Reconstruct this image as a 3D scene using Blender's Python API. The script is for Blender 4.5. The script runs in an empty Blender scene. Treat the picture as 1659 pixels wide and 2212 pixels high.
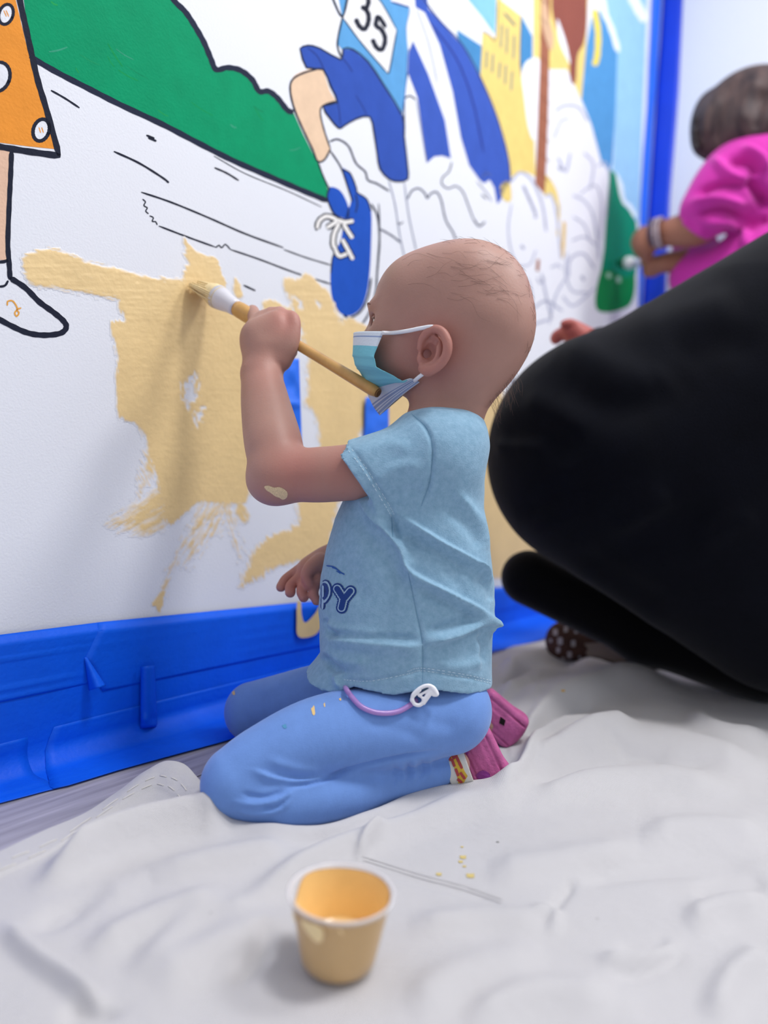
import bpy, bmesh, math, random
import numpy as np
from mathutils import Vector, Matrix
from mathutils.bvhtree import BVHTree
from mathutils.geometry import delaunay_2d_cdt
random.seed(7); np.random.seed(7)
SC = bpy.context.scene
COL = SC.collection
# ------------------------------------------------------------ camera
IW, IH, FPX = 1659, 2212, 1500.0
CAMH = 0.34
_p, _r = math.radians(1.55), 0.058
FW = np.array([0, math.cos(_p), -math.sin(_p)])
_u0 = np.array([0, math.sin(_p), math.cos(_p)])
_r0 = np.array([1.0, 0, 0])
RT = _r0*math.cos(_r) + _u0*math.sin(_r)
UP = _u0*math.cos(_r) - _r0*math.sin(_r)
CP = np.array([0, 0, CAMH])
cam = bpy.data.cameras.new('camera'); camo = bpy.data.objects.new('camera', cam); COL.objects.link(camo)
M = Matrix.Identity(4)
for i in range(3):
    M[i][0] = RT[i]; M[i][1] = UP[i]; M[i][2] = -FW[i]; M[i][3] = CP[i]
camo.matrix_world = M
cam.sensor_fit = 'VERTICAL'; cam.sensor_height = 36.0; cam.lens = FPX/IH*36.0
cam.clip_start = 0.02
cam.dof.use_dof = True; cam.dof.focus_distance = 0.79; cam.dof.aperture_fstop = 2.0
SC.camera = camo
# ------------------------------------------------------------ light
SC.view_settings.view_transform = 'Standard'; SC.view_settings.look = 'None'
SC.view_settings.exposure = 0.30; SC.view_settings.gamma = 1.0
SC.view_settings.use_curve_mapping = False
w = bpy.data.worlds.new('world'); SC.world = w; w.use_nodes = True
w.node_tree.nodes['Background'].inputs[0].default_value = (0.90, 0.93, 1.0, 1)
w.node_tree.nodes['Background'].inputs[1].default_value = 0.46
def area(name, loc, target, sx, sy, power, col=(1, 1, 1)):
    l = bpy.data.lights.new(name, 'AREA'); l.shape = 'RECTANGLE'; l.size = sx; l.size_y = sy
    l.energy = power; l.color = col
    o = bpy.data.objects.new(name, l); COL.objects.link(o); o.location = loc
    o.rotation_euler = (Vector(target)-Vector(loc)).to_track_quat('-Z', 'Y').to_euler()
    return o
area('ceiling_panel_light', (2.3, 1.15, 2.9), (0.9, 1.0, 0), 0.6, 0.6, 33, (1.0, 0.99, 0.98))
area('ceiling_panel_light', (0.85, 0.52, 2.9), (0.6, 0.7, 0), 0.4, 0.5, 33, (1.0, 0.99, 0.98))
area('ceiling_panel_light', (1.7, -0.6, 2.65), (1.0, 0.0, 0), 1.2, 0.6, 8, (1.0, 0.99, 0.98))
# ------------------------------------------------------------ projection helpers
def ray(px, py):
    return FW + RT*((px-IW/2)/FPX) - UP*((py-IH/2)/FPX)
def P(px, py, z):                      # a point at a measured direction and a distance z ahead
    return CP + ray(px, py)*z
def m(px, z): return px*z/FPX
def proj(V):
    d = np.asarray(V, float)-CP
    zz = d@FW
    return IW/2 + FPX*(d@RT)/zz, IH/2 - FPX*(d@UP)/zz, zz
def onfloor(px, py, h=0.0):
    r = ray(px, py); return CP + r*((h-CAMH)/r[2])
_a, _b = onfloor(0, 1673), onfloor(1092, 1353)
W0 = _a.copy(); WD = (_b-_a)/np.linalg.norm(_b-_a)
WN = np.array([WD[1], -WD[0], 0])      # into the room
def onwall(px, py, off=0.0):
    r = ray(px, py); t = ((W0-CP)@WN+off)/(r@WN)
    return CP + r*t
def wl(s, n, z): return W0 + WD*s + WN*n + np.array([0, 0, z])
def wco(p):
    d = np.asarray(p)-W0; return d@WD, d@WN, d[2]
print('wall', W0, WD, WN, 'dist', (CP-W0)@WN, 'tip', onwall(430, 617), 'corner s', wco(onwall(1375, 700)))
# ------------------------------------------------------------ mesh helpers
def lin(c):
    c = np.array(c, float)/255.0
    return tuple(np.where(c <= .04045, c/12.92, ((c+.055)/1.055)**2.4))
def link(name, me, parent=None, **kw):
    o = bpy.data.objects.new(name, me); COL.objects.link(o)
    if parent is not None:
        o.parent = parent
        o.matrix_parent_inverse = parent.matrix_world.inverted()
    for k, v in kw.items(): o[k] = v
    return o
def empty(name, loc, **kw):
    o = bpy.data.objects.new(name, None); COL.objects.link(o); o.location = loc; o.empty_display_size = .02
    o.matrix_world = Matrix.Translation(Vector(loc))
    for k, v in kw.items(): o[k] = v
    return o
def mesh(V, F, mats, smooth=True, mi=None):
    me = bpy.data.meshes.new('m')
    V = np.asarray(V, np.float32)
    if isinstance(F, np.ndarray):
        k = F.shape[1]; n = len(F)
        me.vertices.add(len(V)); me.vertices.foreach_set('co', V.ravel())
        me.loops.add(n*k); me.loops.foreach_set('vertex_index', F.astype(np.int32).ravel())
        me.polygons.add(n)
        me.polygons.foreach_set('loop_start', np.arange(0, n*k, k, dtype=np.int32))
        me.update(calc_edges=True)
    else:
        me.from_pydata([tuple(map(float, v)) for v in V], [], [tuple(map(int, f)) for f in F])
    for mt in (mats if isinstance(mats, (list, tuple)) else [mats]): me.materials.append(mt)
    me.polygons.foreach_set('use_smooth', np.full(len(me.polygons), smooth))
    if mi is not None: me.polygons.foreach_set('material_index', np.asarray(mi, np.int32))
    me.validate(); me.update()
    return me
def attr(me, name, vals):
    a = me.attributes.new(name, 'FLOAT', 'POINT'); a.data.foreach_set('value', np.asarray(vals, np.float32))
def catmull(pts, n=8, closed=False):
    p = np.asarray(pts, float)
    if len(p) < 3 and not closed:
        t = np.linspace(0, 1, n+1)[:, None]; return p[0]*(1-t)+p[-1]*t
    if closed: q = np.vstack([p[-1], p, p[0], p[1]])
    else: q = np.vstack([2*p[0]-p[1], p, 2*p[-1]-p[-2]])
    out = []
    for i in range(1, len(q)-2):
        a, b, c, d = q[i-1], q[i], q[i+1], q[i+2]
        t = np.linspace(0, 1, n, endpoint=False)[:, None]
        out.append(.5*((2*b)+(c-a)*t+(2*a-5*b+4*c-d)*t*t+(3*b-a-3*c+d)*t**3))
    r = np.vstack(out)
    return r if closed else np.vstack([r, q[-2]])
# ------------------------------------------------------------ materials
def mat(name, col, rough=.6, spec=.3, noise=None, bump=None, sheen=0, trans=0, alpha=1, sss=0, wave=None, coat=0, col2=None):
    """col sRGB 0-255. noise=(scale, amount), bump=(scale, distance[, detail])"""
    mt = bpy.data.materials.new(name); mt.use_nodes = True
    nt = mt.node_tree; b = nt.nodes['Principled BSDF']; L = nt.links
    c = lin(col)
    b.inputs['Base Color'].default_value = (*c, 1); b.inputs['Roughness'].default_value = rough
    b.inputs['Specular IOR Level'].default_value = spec
    if sheen: b.inputs['Sheen Weight'].default_value = sheen; b.inputs['Sheen Roughness'].default_value = .4
    if trans: b.inputs['Transmission Weight'].default_value = trans
    if coat: b.inputs['Coat Weight'].default_value = coat
    if sss:
        b.inputs['Subsurface Weight'].default_value = sss; b.inputs['Subsurface Radius'].default_value = (.012, .005, .003)
        b.inputs['Subsurface Scale'].default_value = .6
    b.inputs['Alpha'].default_value = alpha
    tc = nt.nodes.new('ShaderNodeTexCoord')
    if noise:
        n = nt.nodes.new('ShaderNodeTexNoise'); n.inputs['Scale'].default_value = noise[0]; n.inputs['Detail'].default_value = 6
        n.inputs['Roughness'].default_value = .65
        L.new(tc.outputs['Object'], n.inputs['Vector'])
        r = nt.nodes.new('ShaderNodeValToRGB'); a = noise[1]
        c2 = lin(col2) if col2 else tuple(min(1, x*(1+a)) for x in c)
        c1 = c if col2 else tuple(x*(1-a) for x in c)
        r.color_ramp.elements[0].position = .3; r.color_ramp.elements[1].position = .7
        r.color_ramp.elements[0].color = (*c1, 1); r.color_ramp.elements[1].color = (*c2, 1)
        L.new(n.outputs['Fac'], r.inputs['Fac']); L.new(r.outputs['Color'], b.inputs['Base Color'])
    if bump:
        n = nt.nodes.new('ShaderNodeTexNoise'); n.inputs['Scale'].default_value = bump[0]; n.inputs['Detail'].default_value = bump[2] if len(bump) > 2 else 3
        L.new(tc.outputs['Object'], n.inputs['Vector'])
        bp = nt.nodes.new('ShaderNodeBump'); bp.inputs['Distance'].default_value = bump[1]; bp.inputs['Strength'].default_value = 1
        L.new(n.outputs['Fac'], bp.inputs['Height']); L.new(bp.outputs['Normal'], b.inputs['Normal'])
    return mt
def weave(mt, scale, dist, fill=.5):
    """adds a woven thread relief (two crossed waves) to a fabric material"""
    nt = mt.node_tree; L = nt.links; b = nt.nodes['Principled BSDF']
    tc = nt.nodes.new('ShaderNodeTexCoord'); hs = []
    for d in ('X', 'Y'):
        wv = nt.nodes.new('ShaderNodeTexWave'); wv.bands_direction = d; wv.inputs['Scale'].default_value = scale
        wv.inputs['Distortion'].default_value = 1.2; wv.inputs['Detail'].default_value = 2; wv.inputs['Detail Scale'].default_value = 2.0
        L.new(tc.outputs['Object'], wv.inputs['Vector']); hs.append(wv.outputs['Fac'])
    mu = nt.nodes.new('ShaderNodeMath'); mu.operation = 'ADD'; L.new(hs[0], mu.inputs[0]); L.new(hs[1], mu.inputs[1])
    bp = nt.nodes.new('ShaderNodeBump'); bp.inputs['Distance'].default_value = dist; bp.inputs['Strength'].default_value = .8
    L.new(mu.outputs[0], bp.inputs['Height'])
    old = b.inputs['Normal'].links
    if old: L.new(old[0].from_socket, bp.inputs['Normal'])
    L.new(bp.outputs['Normal'], b.inputs['Normal'])
    return mt
# ------------------------------------------------------------ room shell
wall_m = mat('white_wall_paint', (232, 235, 243), .55, .3, bump=(380, .00035, 4))
CS = wco(onwall(1368, 900))[0]         # corner, distance along the mural wall
def slab(name, c, mats, parent=None, smooth=False, **kw):   # c: 8 corners (bottom 4, top 4)
    F = [(3, 2, 1, 0), (4, 5, 6, 7), (0, 1, 5, 4), (1, 2, 6, 5), (2, 3, 7, 6), (3, 0, 4, 7)]
    return link(name, mesh(c, F, mats, smooth), parent, **kw)
def wslab(name, s0, s1, n0, n1, z0, z1, mats, parent=None, **kw):
    c = [wl(s0, n0, z0), wl(s1, n0, z0), wl(s1, n1, z0), wl(s0, n1, z0), wl(s0, n0, z1), wl(s1, n0, z1), wl(s1, n1, z1), wl(s0, n1, z1)]
    return slab(name, c, mats, parent, **kw)
wslab('wall_left', -1.6, CS+.1, -.1, 0, 0, 2.7, wall_m, kind='structure')
wslab('wall_back', CS, CS+.1, 0, 3.4, 0, 2.7, wall_m, kind='structure')
base_m = mat('white_trim_paint', (225, 228, 233), .4, .4)
wslab('baseboard_left', -1.6, CS, 0, .010, 0, .10, base_m, kind='structure')
wslab('baseboard_back', CS-.010, CS, 0, 3.4, 0, .10, base_m, kind='structure')
sub_m = mat('subfloor', (110, 108, 118), .8)
floor = wslab('floor', -1.6, CS+.1, -.1, 3.4, -.05, -.004, sub_m, kind='structure')
plank_ms = []
for k, c in enumerate([(150, 146, 160), (160, 156, 168), (142, 138, 153)]):
    mt = mat('vinyl_plank_%d' % k, c, .45, .35)
    nt = mt.node_tree; tc = nt.nodes.new('ShaderNodeTexCoord'); mp = nt.nodes.new('ShaderNodeMapping')
    mp.inputs['Rotation'].default_value = (0, 0, -math.atan2(WD[1], WD[0])); mp.inputs['Scale'].default_value = (6, 140, 1); mp.vector_type = 'TEXTURE'
    mp.inputs['Scale'].default_value = (1/6, 1/120, 1); mp.inputs['Rotation'].default_value = (0, 0, math.atan2(WD[1], WD[0]))
    nz = nt.nodes.new('ShaderNodeTexNoise'); nz.inputs['Scale'].default_value = 1.0; nz.inputs['Detail'].default_value = 5
    nt.links.new(tc.outputs['Object'], mp.inputs[0]); nt.links.new(mp.outputs[0], nz.inputs['Vector'])
    rp = nt.nodes.new('ShaderNodeValToRGB'); l = lin(c)
    rp.color_ramp.elements[0].position = .3; rp.color_ramp.elements[1].position = .72
    rp.color_ramp.elements[0].color = (*[x*.72 for x in l], 1); rp.color_ramp.elements[1].color = (*[min(1, x*1.3) for x in l], 1)
    nt.links.new(nz.outputs['Fac'], rp.inputs['Fac']); nt.links.new(rp.outputs['Color'], nt.nodes['Principled BSDF'].inputs['Base Color'])
    plank_ms.append(mt)
pm_cache = {}
for r in range(13):
    off = random.uniform(-.8, 0)
    for q in range(4):
        s0 = -1.2+off+q*1.22
        if s0 > CS: continue
        s1 = min(s0+1.217, CS-.012); n0 = .012+r*.152; n1 = n0+.149
        z1 = random.uniform(-.0006, 0)
        wslab('plank', s0, s1, n0, n1, -.004, z1, plank_ms[(r*2+q) % 3], floor)
# ------------------------------------------------------------ flat paint on the mural wall
def cdt(pts, step=None):
    pts = np.asarray(pts, float)
    V = [Vector(p) for p in pts]; n = len(V)
    if step:
        x0, y0 = pts.min(0); x1, y1 = pts.max(0)
        from math import floor as _f
        xs = np.arange(x0+step/2, x1, step); ys = np.arange(y0+step/2, y1, step)
        gx, gy = np.meshgrid(xs, ys); g = np.stack([gx.ravel(), gy.ravel()], 1)
        g = g[inpoly(g, pts) & (pdist(g, pts, True) > step*.35)]
        V += [Vector(p) for p in g]
    r = delaunay_2d_cdt(V, [(i, (i+1) % n) for i in range(n)], [], 1, 1e-6)
    vv = np.array([list(v) for v in r[0]]); ff = [f for f in r[2]]
    c = np.array([vv[list(f)].mean(0) for f in ff]) if ff else np.zeros((0, 2))
    ok = inpoly(c, pts) if len(c) else []
    return vv, [f for f, o in zip(ff, ok) if o]
def inpoly(q, poly):
    q = np.asarray(q, float); x, y = q[:, 0], q[:, 1]; ins = np.zeros(len(q), bool); n = len(poly)
    for i in range(n):
        x0, y0 = poly[i]; x1, y1 = poly[(i+1) % n]
        c = ((y0 > y) != (y1 > y))
        with np.errstate(divide='ignore', invalid='ignore'):
            xi = (x1-x0)*(y-y0)/(y1-y0+1e-12)+x0
        ins ^= c & (x < xi)
    return ins
def pdist(q, poly, closed=False, arc=False):
    q = np.asarray(q, float); poly = np.asarray(poly, float); best = np.full(len(q), 1e9); ba = np.zeros(len(q))
    n = len(poly); T = n if closed else n-1
    for i in range(T):
        a = poly[i]; b = poly[(i+1) % n]; ab = b-a
        t = np.clip(((q-a)@ab)/(ab@ab+1e-12), 0, 1)
        d = np.hypot(*(q-a-t[:, None]*ab).T)
        k = d < best; best = np.where(k, d, best); ba = np.where(k, (i+t)/T, ba)
    return (best, ba) if arc else best
def ribbon(pts, wd, n=6, taper=True, across=1):
    c = catmull(pts, n) if len(pts) > 2 else catmull(pts, max(n, 4))
    t = np.gradient(c, axis=0); t /= np.linalg.norm(t, axis=1)[:, None]+1e-9
    nn = np.stack([-t[:, 1], t[:, 0]], 1)
    k = len(c); w_ = np.full(k, wd/2.0)
    if taper:
        u = np.arange(k)/max(1, k-1); e = np.minimum(1, np.minimum(u, 1-u)*k*.5+.55); w_ = w_*e
    w_ = w_*(1+.07*np.sin(np.arange(k)*1.7+wd))
    rows = [c+nn*(w_*s)[:, None] for s in np.linspace(-1, 1, across+1)]
    V = np.stack(rows, 1).reshape(-1, 2); a = across+1
    F = [(i*a+j, i*a+j+1, (i+1)*a+j+1, (i+1)*a+j) for i in range(k-1) for j in range(across)]
    return V, F
LAY = .00005
mural = empty('mural', wl(.8, 0, .5), label='half-painted cartoon mural with a blue-shoed runner on the white wall', category='mural')
paint_cache = {}
def paint(col, rough=.45):
    k = (col, rough)
    if k not in paint_cache:
        paint_cache[k] = mat('wall_paint_%d_%d_%d' % col, tuple(c*(.95 if max(col)-min(col) > 40 else 1) for c in col), .65, .08, noise=(26, .07), bump=(300, .0005, 4))
    return paint_cache[k]
NAVY = (38, 44, 66); INK = (36, 40, 56)
class Layer:
    """several painted patches and strokes of one painted motif, kept as one mesh on the wall"""
    def __init__(s): s.V = []; s.F = []; s.M = []; s.mats = []
    def _add(s, px, F, lay, col):
        mt = paint(col)
        if mt not in s.mats: s.mats.append(mt)
        b = len(s.V); off = LAY*lay+.0002
        s.V += [onwall(x, y, off) for x, y in px]
        for f in F: s.F.append([b+i for i in f]); s.M.append(s.mats.index(mt))
    def fill(s, pts, col, lay, n=5, closed_smooth=True, jit=0):
        p = catmull(pts, n, True) if closed_smooth else np.asarray(pts, float)
        v, f = cdt(p); s._add(v, f, lay, col); return s
    def line(s, pts, col, wd, lay, n=6):
        v, f = ribbon(pts, wd, n); s._add(v, f, lay, col); return s
    def ring(s, cx, cy, rx, ry, wd, lay, col=INK, fill=(232, 235, 243), rot=0.3):
        t = np.linspace(0, 2*math.pi, 28, endpoint=False)
        c = np.stack([rx*np.cos(t), ry*np.sin(t)], 1)@np.array([[math.cos(rot), math.sin(rot)], [-math.sin(rot), math.cos(rot)]])+[cx, cy]
        s.fill(c, fill, lay, closed_smooth=False); s.line(list(c)+[c[0], c[1]], col, wd, lay+1, 3); return s
    def done(s, name, **kw):
        V = np.array(s.V); F = s.F
        me = mesh(V, F, s.mats, False, s.M)
        bm = bmesh.new(); bm.from_mesh(me)
        n3 = Vector(WN)
        for f in bm.faces:
            if f.normal.dot(n3) < 0: f.normal_flip()
        bm.to_mesh(me); bm.free()
        return link(name, me, mural, **kw)
WHITE = (236, 239, 246)
# dress, leg and shoe of the first figure
L = Layer()
L.fill([(-300, -120), (-120, -330), (-40, -330), (14, -140), (34, 0), (47, 55), (60, 110), (75, 160), (93, 225), (110, 290), (120, 322), (60, 316), (-60, 300), (-300, 262)], (247, 158, 62), 1, closed_smooth=False)
L.ring(13, 31, 15, 22, 7, 2); L.ring(-4, 166, 25, 32, 8, 2); L.ring(89, 281, 17, 24, 8, 2)
for x in (11, 16): L.line([(x-3, 22), (x+3, 36)], (247, 170, 90), 2.5, 4)
for x in (84, 90): L.line([(x, 275), (x+4, 287)], (247, 170, 90), 2.5, 4)
L.line([(-40, -330), (14, -150), (43, 0), (55, 55), (68, 115), (82, 175), (100, 235), (128, 336)], INK, 13, 3)
L.line([(-300, 266), (-60, 306), (0, 317), (60, 327), (131, 337)], INK, 14, 3)
L.line([(-300, 266), (-304, 60), (-300, -120), (-120, -330), (-40, -330)], INK, 13, 3)
L.ring(-150, 60, 26, 34, 8, 2); L.ring(-210, 190, 24, 32, 8, 2); L.ring(-110, -150, 22, 30, 8, 2)
L.done('orange_dress')
L = Layer()
L.fill([(-60, 318), (22, 322), (20, 380), (17, 440), (13, 530), (16, 562), (-60, 560)], (243, 203, 176), 0, closed_smooth=False)
L.line([(25, 325), (23, 380), (20, 440), (17, 525), (20, 570), (22, 604)], INK, 11, 2); L.line([(-62, 306), (-64, 440), (-62, 604)], INK, 11, 2); L.line([(-62, 566), (0, 566), (18, 562)], INK, 7, 2)
L.line([(-20, 618), (8, 618), (18, 606)], INK, 5, 2)
L.done('bare_leg')
L = Layer()
L.line([(22, 600), (55, 622), (85, 652), (115, 674), (138, 694), (143, 708), (130, 720), (95, 724), (60, 719), (25, 704), (-20, 680), (-66, 660), (-74, 630), (-64, 600)], INK, 12, 2)
L.line([(16, 660), (17, 651), (27, 650), (35, 660), (37, 668), (32, 676), (36, 683), (41, 676), (37, 669), (46, 665)], (247, 178, 84), 3.4, 2)
L.done('white_shoe')
# hill
up = [(10, -120), (60, -190), (130, -215), (190, -190), (230, -140), (290, -130), (340, -70), (372, -5), (400, 25), (420, 55), (440, 90), (455, 125), (467, 150), (492, 146), (520, 152), (545, 172), (560, 197), (580, 197), (600, 212), (620, 237), (634, 243)]
lo = [(64, 122), (125, 157), (195, 193), (260, 226), (350, 268), (425, 307), (500, 345), (575, 378), (650, 410), (708, 434)]
L = Layer()
GREEN = (0, 158, 108)
L.fill([(20, -110), (50, -10), (66, 110)] + lo + [(712, 420), (690, 360), (655, 290)] + up[::-1], GREEN, 0, closed_smooth=False)
L.line(up, NAVY, 12, 2); L.line(lo, NAVY, 12, 2)
rs = random.Random(3)
for k in range(46):
    x = rs.uniform(90, 640); y = rs.uniform(0, 400)
    if inpoly([(x, y)], [(80, 0), (350, 0), (450, 150), (620, 250), (680, 400), (100, 130)])[0]:
        l = rs.uniform(12, 60); a = rs.choice([.5, -.25, .55, 1.0])
        L.line([(x, y), (x+l*.5*math.cos(a), y+l*.5*math.sin(a)+2), (x+l*math.cos(a), y+l*math.sin(a))], rs.choice([(20, 160, 106), (34, 168, 92), (60, 165, 130), (8, 146, 98), (14, 158, 90)]), rs.uniform(1.2, 4), 1, 3)
L.done('green_hill')
# fence board lines and dashes
L = Layer()
for p, wd in [([(110, 195), (140, 212), (172, 233)], 4), ([(316, 292), (334, 299)], 4.5), ([(320, 297), (338, 305)], 5), ([(246, 327), (300, 352), (350, 383), (365, 395)], 4.5),
              ([(462, 337), (530, 375), (620, 412), (695, 447)], 2), ([(463, 362), (490, 374), (516, 390)], 4),
              ([(305, 415), (370, 437), (450, 470), (530, 505), (612, 535)], 4), ([(613, 539), (660, 556), (716, 573)], 3),
              ([(308, 430), (314, 436), (311, 444), (318, 449), (315, 456), (321, 462)], 2.8), ([(323, 466), (331, 470), (329, 478), (336, 479), (340, 486)], 2.8),
              ([(343, 488), (400, 510), (466, 534)], 3.8), ([(466, 535), (473, 530), (479, 535), (487, 528), (498, 539)], 3), ([(498, 539), (560, 560), (640, 590), (716, 614)], 3.6),
              ([(505, 609), (516, 614)], 2.5), ([(526, 616), (552, 628)], 4)]:
    L.line(p, INK, wd, 1)
L.done('fence_lines')
# runner
L = Layer()
PE = (247, 214, 182)
L.fill([(627, 190), (634, 165), (660, 152), (693, 147), (712, 195), (724, 219), (700, 226), (693, 240), (699, 272), (712, 315), (712, 332), (700, 345), (686, 348), (670, 315), (650, 270), (636, 235)], PE, 2)
L.line([(693, 147), (655, 158), (632, 172), (627, 195), (636, 235), (655, 280), (675, 322), (686, 348), (701, 345), (714, 322)], NAVY, 4, 6)
L.line([(714, 322), (700, 280), (692, 242), (700, 227), (727, 218)], NAVY, 3.5, 6)
L.line([(687, 350), (698, 380), (712, 410)], NAVY, 3.5, 6); L.line([(714, 326), (737, 362), (752, 405), (762, 436)], NAVY, 3.5, 6)
L.done('bent_leg')
L = Layer()
BL = (52, 88, 186)
sh = [(648, 104), (665, 98), (691, 104), (737, 129), (741, 106), (763, 107), (795, 133), (828, 182), (870, 251), (873, 293), (882, 374), (877, 389), (860, 392), (841, 387), (821, 365), (815, 332), (808, 286), (799, 252), (769, 257), (743, 272), (732, 277), (714, 257), (698, 229), (729, 221), (714, 186), (698, 150), (662, 146)]
L.fill(sh, BL, 3, 2); L.line(sh+[sh[0]], NAVY, 4, 5, 2)
L.line([(664, 103), (686, 122), (704, 160), (729, 221), (736, 272)], (40, 62, 140), 2.6, 5); L.line([(768, 205), (782, 228), (793, 250)], (40, 62, 140), 2, 5); L.line([(737, 122), (752, 140), (762, 156)], (40, 62, 140), 2.4, 5)
L.done('blue_shorts')
L = Layer()
LB = (98, 168, 226)
L.fill([(740, 40), (729, 94), (738, 106), (763, 108), (795, 134), (828, 183), (868, 251), (872, 230), (877, 170), (881, 110), (877, 60), (885, 18), (845, 3), (806, -170), (700, -170)], LB, 4, closed_smooth=False)
L.line([(740, 36), (729, 94), (738, 125)], NAVY, 4, 6); L.line([(716, -10), (739, 35), (753, -10)], NAVY, 4.5, 8)
L.line([(868, 252), (877, 180), (881, 108)], (70, 120, 190), 2.5, 6); L.line([(845, 4), (885, 16)], (40, 60, 140), 4, 6)
L.done('light_blue_shirt')
L = Layer()
L.fill([(760, -56), (741, 39), (782, 94), (838, 160), (842, 148), (857, 65), (818, -2)], (240, 241, 245), 6, closed_smooth=False)
L.line([(760, -56), (741, 39)], NAVY, 3.5, 7); L.line([(741, 39), (782, 94), (838, 159)], NAVY, 3, 7); L.line([(838, 159), (842, 148), (857, 65)], NAVY, 3.4, 7); L.line([(857, 65), (818, -2), (760, -56)], NAVY, 2.6, 7)
L.line([(782, -18), (792, -10), (796, 4), (790, 18), (780, 14)], INK, 11, 8); L.line([(788, 16), (796, 32), (795, 50), (787, 63), (776, 56), (768, 40)], INK, 11, 8)
L.line([(834, 60), (818, 34)], INK, 10, 8); L.line([(817, 32), (812, 54), (824, 64), (832, 84), (826, 106), (814, 103), (804, 84)], INK, 11, 8)
L.done('number_bib')
L = Layer()
BC = (62, 96, 196)
L.fill([(880, -170), (905, -170), (925, 18), (950, 46), (1000, 100), (1042, 178), (1074, 256), (1097, 338), (1103, 393), (1090, 410), (1080, 435), (1074, 440), (1068, 405), (1058, 388), (1046, 396), (1036, 388), (1014, 357), (996, 297), (978, 197), (950, 96), (918, 27), (898, 15)], BC, 3, closed_smooth=False)
L.line([(930, 50), (985, 125), (1020, 215), (1045, 330)], (44, 62, 150), 4, 5); L.line([(909, -10), (950, 44), (1000, 98), (1042, 176), (1074, 254), (1097, 336), (1103, 393)], (58, 66, 110), 3, 5)
L.fill([(893, 90), (883, 112), (881, 156), (902, 210), (912, 280), (922, 352), (938, 338), (955, 336), (974, 342), (961, 260), (925, 160)], BC, 3, closed_smooth=False)
L.done('blue_cape')
L = Layer()
SHB = (36, 90, 200)
L.fill([(738, 366), (756, 374), (769, 404), (772, 415), (792, 430), (802, 456), (802, 521), (799, 586), (792, 635), (779, 667), (756, 682), (737, 677), (724, 661), (716, 635), (714, 586), (720, 550), (736, 520), (744, 472), (756, 443), (757, 423)], SHB, 4, 3)
L.fill([(712, 405), (707, 426), (720, 459), (751, 472), (753, 449), (743, 423), (730, 408)], SHB, 4)
L.line([(712, 404), (707, 426), (720, 459), (735, 470)], NAVY, 3.5, 6); L.line([(738, 366), (756, 374), (769, 404), (772, 416), (792, 430), (802, 456)], NAVY, 3.5, 6)
L.line([(768, 420), (772, 440), (768, 460)], NAVY, 3, 6); L.line([(753, 448), (752, 470)], NAVY, 3, 6); L.line([(715, 590), (718, 560), (722, 548)], NAVY, 3, 6)
L.line([(802, 440), (816, 469), (820, 521), (815, 586), (811, 635), (795, 680), (776, 704), (756, 702), (738, 688)], NAVY, 4, 6)
L.line([(802, 600), (795, 640), (780, 671), (757, 686), (742, 681)], NAVY, 4.5, 6)
for p in ([(685, 494), (690, 477), (706, 467), (728, 474)], [(728, 475), (745, 480), (764, 477)], [(733, 482), (722, 505), (720, 528), (726, 538)], [(742, 484), (752, 500), (762, 515)], [(739, 516), (752, 540), (763, 561)], [(724, 538), (733, 553), (750, 548)], [(706, 492), (716, 486), (728, 478)]):
    L.line(p, INK, 14.5, 6); L.line(p, (240, 238, 236), 8, 8)
L.line([(686, 492), (682, 497)], INK, 5, 6)
L.done('blue_shoe')
# cloud edges, hand and hem drawn but not yet painted
L = Layer()
G1 = (70, 76, 100); G2 = (150, 156, 178); G3 = (176, 180, 202)
for p, c, wd in [([(712, 306), (730, 301), (753, 316), (769, 352), (789, 371), (795, 389), (815, 397), (841, 413)], NAVY, 4),
                 ([(840, 390), (853, 440), (864, 510), (876, 565)], G2, 3), ([(873, 393), (884, 470), (900, 545)], G2, 3),
                 ([(880, 430), (890, 412), (905, 407), (918, 418), (923, 428), (930, 419), (943, 415), (953, 432), (963, 475), (980, 505), (990, 540)], G1, 3.6),
                 ([(820, 494), (845, 508), (866, 524)], G1, 3.6), ([(858, 479), (864, 484), (871, 479)], G1, 2.6), ([(818, 440), (820, 500), (815, 580)], NAVY, 3),
                 ([(881, 156), (874, 205), (874, 300)], G1, 3), ([(873, 213), (885, 207), (898, 215)], INK, 3.5), ([(899, 215), (912, 290), (922, 350)], G2, 2.6),
                 ([(976, 350), (970, 370), (956, 384), (955, 398), (968, 407), (985, 402), (1000, 415), (1012, 445), (1022, 472)], G1, 3),
                 ([(1022, 472), (1035, 488), (1048, 479)], G1, 4), ([(1030, 392), (1050, 415), (1062, 435)], G2, 3), ([(1040, 420), (1052, 430)], G1, 3),
                 ([(900, 20), (925, 90), (945, 180)], G2, 2), ([(887, 20), (878, 60), (882, 110), (893, 88)], G2, 2.2), ([(1062, 380), (1050, 374), (1042, 384)], G2, 3)]:
    L.line(p, c, wd, 3)
L.done('sketched_outlines')
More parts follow.
